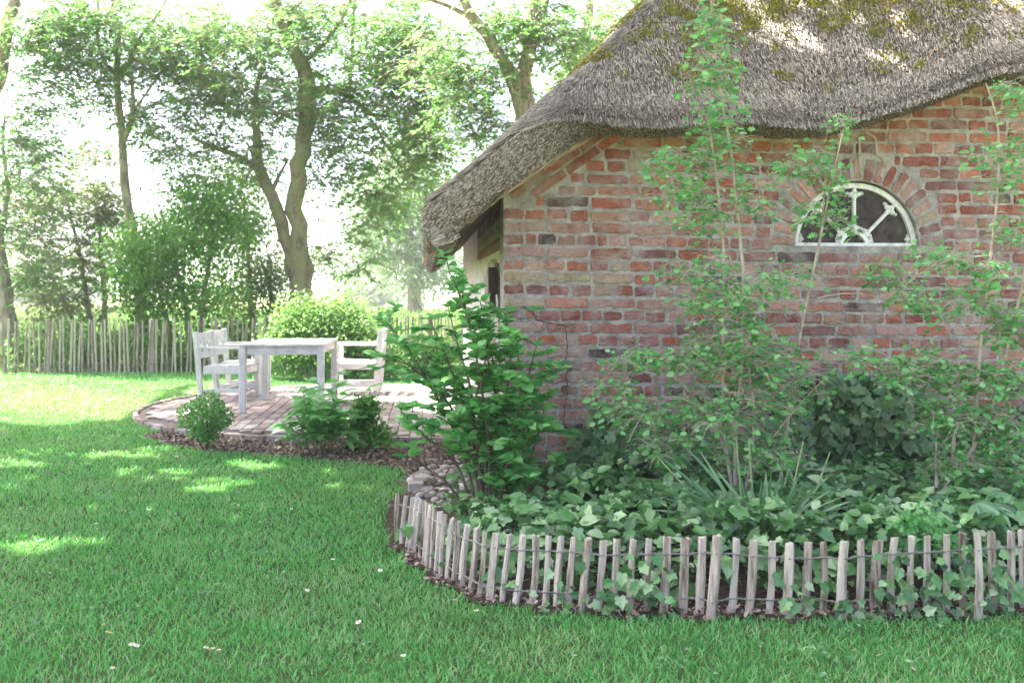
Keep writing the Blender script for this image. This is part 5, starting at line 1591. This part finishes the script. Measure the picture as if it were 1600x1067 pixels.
# ------------------------------------------------------------------ hawthorn saplings in front of the wall
make_tree('hawthorn_sapling', 'tall thin hawthorn sapling before the wall, reaching up across the thatch', 'sapling', 5.0,
          [[(1150, 810, 0.0133), (1148, 700, 0.011), (1160, 560, 0.0099), (1162, 430, 0.0088), (1152, 330, 0.0077), (1142, 230, 0.0066), (1125, 150, 0.0055), (1115, 60, 0.0044), (1108, -40, 0.0033)],
           [(1152, 810, 0.011), (1130, 680, 0.0088), (1130, 540, 0.0077), (1132, 400, 0.0066), (1118, 260, 0.0055), (1105, 180, 0.0044)],
           [(1154, 810, 0.011), (1180, 700, 0.0077), (1170, 560, 0.0066), (1160, 470, 0.0055), (1140, 400, 0.0044)],
           [(1148, 740, 0.0077), (1110, 650, 0.0055), (1060, 590, 0.0044), (1000, 555, 0.0033)],
           [(1156, 780, 0.0077), (1200, 690, 0.0055), (1250, 630, 0.0044), (1290, 590, 0.0033)]],
          [(1112, 40, 26, 46, 24), (1110, 120, 38, 40, 33), (1130, 190, 38, 40, 27), (1110, 250, 50, 30, 24), (1040, 250, 35, 25, 16), (1060, 300, 55, 28, 22), (1170, 300, 36, 40, 16), (1100, 340, 60, 40, 27), (1080, 420, 60, 30, 24),
           (1130, 470, 70, 40, 63), (1210, 440, 50, 40, 18), (1160, 540, 80, 45, 86), (1080, 560, 60, 28, 37), (990, 560, 50, 16, 23), (1210, 600, 70, 50, 72), (1120, 640, 80, 45, 74), (1000, 640, 60, 25, 37), (1180, 700, 80, 40, 57), (960, 600, 40, 14, 12), (1040, 690, 50, 25, 25)],
          T_HAW, M['leaf_haw'], M['twig'], 0.031, 9, 0.085, group='hawthorn saplings before the brick wall', twig_r=0.003, step=0.08, wobble=0.004, spray=4, sides=6, trunk_name='stem', crown_name='foliage', twig_mat=M['twig'])
make_tree('hawthorn_sapling', 'leaning hawthorn sapling whose bare stem crosses the half round window', 'sapling', 5.15,
          [[(1212, 815, 0.011), (1225, 700, 0.0099), (1242, 570, 0.0088), (1258, 480, 0.0077), (1276, 400, 0.0066), (1292, 320, 0.0055), (1306, 250, 0.0044), (1320, 195, 0.0033)],
           [(1284, 360, 0.0044), (1288, 300, 0.0033), (1290, 270, 0.0028)],
           [(1262, 470, 0.0044), (1330, 452, 0.0033), (1390, 470, 0.0028)]],
          [(1265, 245, 28, 18, 13), (1290, 270, 38, 16, 14), (1315, 190, 22, 14, 7), (1240, 260, 22, 12, 5), (1268, 330, 26, 22, 9), (1310, 340, 26, 16, 8), (1300, 300, 20, 12, 5), (1370, 420, 26, 20, 9), (1400, 440, 36, 16, 9), (1430, 470, 24, 14, 11), (1260, 420, 30, 20, 7)],
          T_HAW, M['leaf_haw'], M['twig'], 0.033, 9, 0.08, group='hawthorn saplings before the brick wall', twig_r=0.003, step=0.08, wobble=0.004, spray=4, sides=6, trunk_name='stem', crown_name='foliage')
make_tree('hawthorn_sapling', 'spreading hawthorn sapling near the right edge with crossing pale stems', 'sapling', 4.9,
          [[(1455, 810, 0.0122), (1475, 760, 0.0122), (1530, 690, 0.011), (1556, 620, 0.0099), (1570, 560, 0.0088), (1590, 480, 0.0077), (1610, 380, 0.0066), (1620, 240, 0.0044)],
           [(1466, 800, 0.0099), (1461, 700, 0.0088), (1464, 640, 0.0077), (1500, 615, 0.0066), (1540, 600, 0.0055), (1580, 575, 0.0044), (1610, 555, 0.0033)],
           [(1520, 720, 0.0099), (1530, 560, 0.0088), (1540, 460, 0.0077), (1552, 370, 0.0066), (1562, 260, 0.0055), (1560, 180, 0.0044), (1540, 130, 0.0033)],
           [(1490, 790, 0.0088), (1488, 700, 0.0088), (1495, 640, 0.0077)],
           [(1545, 400, 0.0055), (1490, 400, 0.0044), (1440, 420, 0.0033), (1410, 450, 0.0022)]],
          [(1585, 150, 26, 40, 20), (1590, 230, 22, 40, 16), (1530, 230, 30, 20, 7), (1570, 290, 26, 26, 11), (1470, 400, 50, 18, 16), (1540, 430, 40, 30, 18), (1580, 360, 26, 30, 13), (1500, 470, 40, 24, 20), (1580, 500, 34, 40, 37),
           (1450, 570, 40, 24, 25), (1500, 590, 60, 25, 43), (1570, 590, 40, 35, 43), (1470, 650, 60, 30, 57), (1560, 670, 50, 40, 57), (1500, 720, 50, 22, 28), (1420, 460, 22, 16, 8), (1350, 560, 40, 14, 11), (1400, 590, 40, 20, 20), (1580, 750, 30, 20, 20)],
          T_HAW, M['leaf_haw'], M['twig'], 0.031, 9, 0.085, group='hawthorn saplings before the brick wall', twig_r=0.003, step=0.08, wobble=0.004, spray=4, sides=6, trunk_name='stem', crown_name='foliage')
make_tree('hawthorn_seedling', 'low pale green hawthorn seedling pushing through the fence at right', 'seedling', 4.12,
          [[(1440, 960, 0.005), (1445, 880, 0.004), (1450, 830, 0.003), (1455, 800, 0.002)], [(1440, 960, 0.004), (1465, 870, 0.003), (1470, 820, 0.002)]],
          [(1445, 815, 26, 20, 20), (1470, 845, 26, 20, 16), (1420, 820, 16, 10, 6)], T_HAW, M['leaf_haw'], M['green_stem'], 0.026, 8, 0.05, twig_r=0.0018, step=0.05, wobble=0.002, trunk_name='stem', crown_name='foliage')

# ------------------------------------------------------------------ ivy: on the foot of the wall, and carpeting the bed
ME_IVY = [leaf_mesh((T_IVY[0] * np.array([rng.uniform(0.9, 1.15), 1, rng.uniform(0.5, 1.6)]), T_IVY[1]), M['leaf_ivy'], 'leaf', False) for k in range(5)]
ME_IVYD = [leaf_mesh((T_IVY[0] * np.array([rng.uniform(0.9, 1.15), 1, rng.uniform(0.5, 1.6)]), T_IVY[1]), M['leaf_ivy_dark'], 'leaf', False) for k in range(5)]

def ivy_wall(label, blobs, n_obj):
    """ivy hugging the wall: ellipses on the wall in photo pixels (x, y, rx, ry, leaves, bulge)"""
    P = []; B = []
    for x, y, rx, ry, n, bulge in blobs:
        v = rng.normal(size=(n, 2)); v = v / np.linalg.norm(v, axis=1)[:, None] * (rng.random((n, 1)) ** 0.5)
        xs = x + v[:, 0] * rx; ys = y + v[:, 1] * ry
        for xx, yy, q in zip(xs, ys, 1 - (v ** 2).sum(1)):
            a = wall_a(xx); b = -0.03 - bulge * math.sqrt(max(q, 0)) * rng.uniform(0.5, 1.0)
            p0 = W(a, b, 0); z = CZ + (HY - yy) / F * p0[1]
            if z < 0.02: continue
            P.append((p0[0], p0[1], z)); B.append(b)
    P = np.array(P); n = len(P)
    root = empty('ivy', tuple(W(wall_a(blobs[0][0]), -0.05, 0)), label=label, cat='ivy')
    mb = MB()
    for k in range(26):
        p = P[int(rng.integers(n))].copy(); pts = [p.copy()]
        for q in range(6):
            p = p + np.array([rng.normal(0, 0.05), 0, -p[2] / 6 - 0.001]); w_ = W(wall_a(800 + p[0] / p[1] * F), -0.018, 0); pts.append(np.array([p[0], w_[1] - 0.01, max(p[2], -0.01)]))
        mb.tube(pts, 0.004, 4, False)
    link('vine', mb.mesh('vine', M['twig_dark']), root)
    out = np.tile(np.array([0.1, -1.0, 0.55]), (n, 1)) + rng.normal(0, 0.38, (n, 3))
    yd = np.stack([rng.normal(0, 0.8, n), rng.normal(-0.15, 0.3, n), rng.normal(-0.6, 0.5, n)], -1)
    sz = rng.uniform(0.05, 0.095, n)
    order = np.argsort(np.array(B))            # the leaves standing out furthest
    for k in order[:n_obj]:
        leaf_object('leaf', ME_IVYD[int(rng.integers(5))], root, P[k], yd[k], out[k], sz[k])
    r = order[n_obj:]
    V, T = scatter(T_IVY, P[r], yd[r], out[r], sz[r])
    link('foliage', mesh_np('foliage', V, T, M['leaf_ivy_dark']), root, kind='stuff')
ivy_wall('dark ivy climbing the foot of the wall beside the cracked brick corner', [(940, 720, 55, 55, 260, 0.22), (1000, 700, 60, 60, 300, 0.28), (960, 650, 50, 22, 70, 0.10), (1080, 730, 70, 60, 280, 0.30), (1010, 780, 110, 30, 240, 0.35)], 150)
ivy_wall('dark ivy mounded against the wall below the half round window', [(1370, 650, 80, 65, 460, 0.28), (1300, 620, 60, 40, 160, 0.16), (1260, 690, 80, 60, 300, 0.25), (1430, 710, 80, 60, 360, 0.30), (1350, 750, 120, 50, 420, 0.38), (1540, 720, 80, 70, 320, 0.26), (1640, 700, 70, 80, 220, 0.26)], 150)

def ivy_carpet():
    root_poly = BED
    n = 15000
    P = np.stack([rng.uniform(-0.75, 3.9, n), rng.uniform(3.9, 6.2, n)], -1)
    ok = poly_in(P, BED)
    P = P[ok]
    # stay inside the fence line (a few shoots creep through it)
    fy = np.interp(P[:, 0], np.maximum.accumulate(sm[:, 0]), sm[:, 1])
    inner = P[:, 1] > fy + rng.normal(0.05, 0.045, len(P))
    left = P[:, 0] > np.interp(P[:, 1], sm[::-1, 1][-30:], sm[::-1, 0][-30:]) + 0.06
    P = P[inner]
    # bare pebbly corner at left
    keep = ~poly_in(P, PEB) & ~((P[:, 0] < -0.35) & (P[:, 1] > 5.2)) & ~((P[:, 0] < -0.28) & (rng.random(len(P)) < 0.5))
    P = P[keep]; n = len(P)
    fy = np.interp(P[:, 0], np.maximum.accumulate(sm[:, 0]), sm[:, 1])
    dist = np.clip(P[:, 1] - fy, 0, 2)
    top = (0.19 + 0.13 * smoothstep(0.0, 0.3, dist)) * (0.45 + 0.55 * smoothstep(-0.6, 0.6, P[:, 0])) + 0.035 * np.sin(P[:, 0] * 9 + 2 * np.sin(P[:, 1] * 7)) + 0.02 * np.sin(P[:, 1] * 15)
    z = np.where(rng.random(n) < 0.62, top * rng.uniform(0.88, 1.06, n), top * rng.random(n))
    z = np.maximum(z, 0.02)
    pos = np.hstack([P, z[:, None]])
    face = np.array([0, -0.35, 1.0]) + rng.normal(0, 0.35, (n, 3)); face[:, 1] -= 0.9 * (dist < 0.12)
    yd = rdir(n); yd[:, 2] = yd[:, 2] * 0.4 - 0.15; yd[:, 1] -= 0.25
    sz = 0.022 + 0.07 * rng.random(n) ** 1.7
    alt = rng.random(n) < 0.16
    V1, T1 = scatter(T_IVY, pos[~alt], yd[~alt], face[~alt], sz[~alt])
    V2, T2 = scatter(T_OVAL, pos[alt] + np.array([0, 0, 0.015]), yd[alt] + np.array([0, 0, 0.35]), face[alt], sz[alt] * 1.15)
    V = np.vstack([V1, V2]); T = np.vstack([T1, T2 + len(V1)])
    link('ivy_ground_cover', mesh_np('ivy_ground_cover', V, T, M['leaf_ivy']), label='glossy ivy carpeting the planting bed behind the low fence', cat='ivy', kind='stuff')
ivy_carpet()

def ivy_shoots():
    """single shoots hanging through the fence, each a thing"""
    spots = [(875, 925, 60), (1000, 905, 70), (1030, 920, 60), (1255, 935, 60), (1420, 930, 90), (1475, 905, 90), (1495, 945, 90), (1400, 905, 60), (1540, 900, 70), (1570, 930, 60), (1330, 955, 40), (960, 935, 50)]
    lbs = ['ivy shoot hanging through the fence below the broad bent pale', 'pale green ivy shoot before the pales left of the doubled post', 'small ivy shoot at the foot of the doubled post', 'ivy shoot low in the fence right of the doubled post',
           'large ivy cluster spilling over the fence foot below the hawthorn seedling', 'ivy cluster climbing the pales right of the hawthorn seedling', 'ivy cluster lying on the grass edge at the right', 'ivy shoot between the knotted pale and its neighbour',
           'ivy shoot on the tall post near the right edge', 'ivy shoot at the foot of the last pales at right', 'few ivy leaves at the foot of the knotted pale', 'ivy runner left of the first shoot cluster']
    for (x, y, r), lb in zip(spots, lbs):
        Y = float(np.interp((x - 800) / F * 4.0, np.maximum.accumulate(sm[:, 0]), sm[:, 1])) - 0.055
        c = Q(x, y, Y)
        root = empty('ivy_shoot', (c[0], Y, 0), label=lb, cat='ivy', group='ivy shoots through the low fence')
        n = max(6, int(r * 0.22))
        mb = MB(); pts = []
        for t in np.linspace(0, 1, 5): pts.append(np.array([c[0] + rng.normal(0, 0.02), Y + 0.12 * (1 - t) - 0.02, max(0.01, c[2] + 0.09 * (1 - t) - 0.06 * t)]))
        mb.tube(pts, 0.0022, 4, False); link('runner', mb.mesh('runner', M['green_stem']), root)
        for k in range(n):
            p = c + np.array([rng.normal(0, r / F * Y * 0.42), rng.normal(0, 0.02), rng.normal(0, r / F * Y * 0.34)])
            p[2] = max(p[2], 0.02)
            leaf_object('leaf', ME_IVY[int(rng.integers(5))], root, p, (rng.normal(0, 0.7), -0.3, rng.normal(-0.4, 0.5)), (rng.normal(0, 0.4), -1.0, 0.8 + rng.normal(0, 0.3)), rng.uniform(0.03, 0.06))
ivy_shoots()

# ------------------------------------------------------------------ strap-leaved clump and big palmate leaves in the bed
def strap_clump():
    gx, gy = 1.16, 4.62
    root = empty('daylily_clump', (gx, gy, 0), label='arching strap-leaved clump with old flower stalks behind the low fence', cat='plant')
    tips = [(1062, 690), (1022, 708), (1030, 745), (1025, 775), (1045, 770), (1078, 745), (1130, 750), (1098, 758), (1016, 796), (1035, 790), (1090, 700), (1150, 720), (1190, 760), (1330, 782), (1345, 800), (1355, 815), (1320, 775), (1300, 790), (1360, 830),
            (1285, 780), (1225, 725), (1250, 740), (1190, 748), (1340, 815), (1310, 800), (1020, 810), (1060, 812), (1370, 822), (1290, 812), (1205, 735), (1120, 735), (1075, 790)] + [(1190 + 175 * math.cos(t) * r_, 815 - 95 * math.sin(t) * r_) for t, r_ in zip(rng.uniform(0.15, 3.0, 34), rng.uniform(0.6, 1.05, 34))]
    for k, (x, y) in enumerate(tips):
        Yt = gy + rng.uniform(-0.35, 0.15)
        e = Q(x, y, Yt)
        b = np.array([gx + (x - 1190) / 1556 * gy * 0.12 + rng.normal(0, 0.03), gy + rng.normal(0, 0.03), 0.12])
        n = 9; ts = np.linspace(0, 1, n)
        L = np.linalg.norm(e - b)
        arch = np.array([0, 0, 0.085 * L * (0.3 + 1.0 * abs(x - 1190) / 180)])
        pts = b + (e - b) * ts[:, None] + arch * np.sin(math.pi * ts ** 0.9)[:, None] * 0.8
        tan = np.gradient(pts, axis=0); side = unit(np.cross(tan, np.array([rng.normal(0, 0.3), -0.75, 0.65]) ))
        w = 0.0085 * np.array([0.7, 0.9, 1, 1, 0.95, 0.85, 0.65, 0.4, 0.05]) * rng.uniform(0.8, 1.25)
        nn = unit(np.cross(side, tan))
        V = np.stack([pts - side * w[:, None] + nn * w[:, None] * 0.35, pts, pts + side * w[:, None] + nn * w[:, None] * 0.35], 1).reshape(-1, 3)
        i = np.arange(n - 1)[:, None] * 3
        q = np.concatenate([i + np.array([0, 1, 4, 3]), i + np.array([1, 2, 5, 4])], 0)
        link('leaf', mesh_np('leaf', V, q, M['leaf_strap'], True), root)
    for k, (x0, y0, x1, y1) in enumerate([(1180, 800, 1150, 680), (1178, 805, 1170, 690), (1212, 812, 1255, 690), (1225, 815, 1297, 706), (1170, 810, 1024, 710), (1200, 805, 1232, 730), (1165, 815, 1100, 790)]):
        mb = MB(); b = Q(x0, y0, gy); b[2] = 0.05; e = Q(x1, y1, gy + rng.uniform(-0.15, 0.1))
        mb.tube([b, (b + e) / 2 + rng.normal(0, 0.01, 3), e], [0.0055, 0.0045, 0.003], 6)
        link('flower_stalk', mb.mesh('flower_stalk', M['green_stem'], True), root)
strap_clump()

palm = []
for k in range(4):
    parts = []
    for a_ in np.linspace(-1.25, 1.25, 6):
        parts.append(T_xform(big_leaf(0.14, rng.uniform(0.15, 0.4), 0.3, 7), a_ + rng.normal(0, 0.06), rng.uniform(0.8, 1.0) * (1 - 0.16 * abs(a_)), (0, 0.05, 0)))
    palm.append(leaf_mesh(T_join(parts), M['leaf_palmate']))
def palmate_plant():
    Y = 4.55
    c = Q(1520, 820, Y)
    root = empty('hellebore_plant', (c[0], Y, 0), label='large dull green palmate leaves behind the fence near the right edge', cat='plant')
    mb = MB()
    for k, (x, y, an) in enumerate([(1475, 810, 0.2), (1500, 795, -0.3), (1525, 785, 0.1), (1550, 790, 0.6), (1570, 810, 0.9), (1510, 820, -0.5), (1535, 815, 0.2), (1490, 780, -0.9), (1590, 795, 1.2), (1545, 770, 0.3), (1465, 795, -1.2), (1605, 820, 1.0)]):
        p = Q(x, y, Y + rng.uniform(-0.2, 0.2))
        mb.tube([np.array([c[0], Y, 0.0]), (np.array([c[0], Y, 0.1]) + p) / 2, p], [0.004, 0.004, 0.003], 5)
        d = (math.sin(an) * 1.0 + 0.3, -0.55, rng.uniform(-0.35, 0.0))
        leaf_object('leaf', palm[k % 4], root, p, d, (rng.normal(0, 0.2), -0.45, 1.0), rng.uniform(0.15, 0.20))
    link('stem', mb.mesh('stem', M['green_stem'], True), root)
palmate_plant()

# ------------------------------------------------------------------ summer haze: even, thin air round the whole place
def haze():
    mb = MB(); mb.box((0.0, 540.0, 5.2), (1440.0, 1160.0, 12.6))
    m = bpy.data.materials.new('summer haze'); m.use_nodes = True
    N = m.node_tree.nodes
    N.remove(N['Principled BSDF'])
    v = N.new('ShaderNodeVolumePrincipled')
    v.inputs['Color'].default_value = (0.93, 0.96, 1.0, 1)
    v.inputs['Density'].default_value = 0.0015
    v.inputs['Anisotropy'].default_value = 0.3
    m.node_tree.links.new(v.outputs['Volume'], N['Material Output'].inputs['Volume'])
    link('haze', mb.mesh('haze', m), label='thin pale summer haze over the garden and field', cat='haze', kind='stuff')
haze()
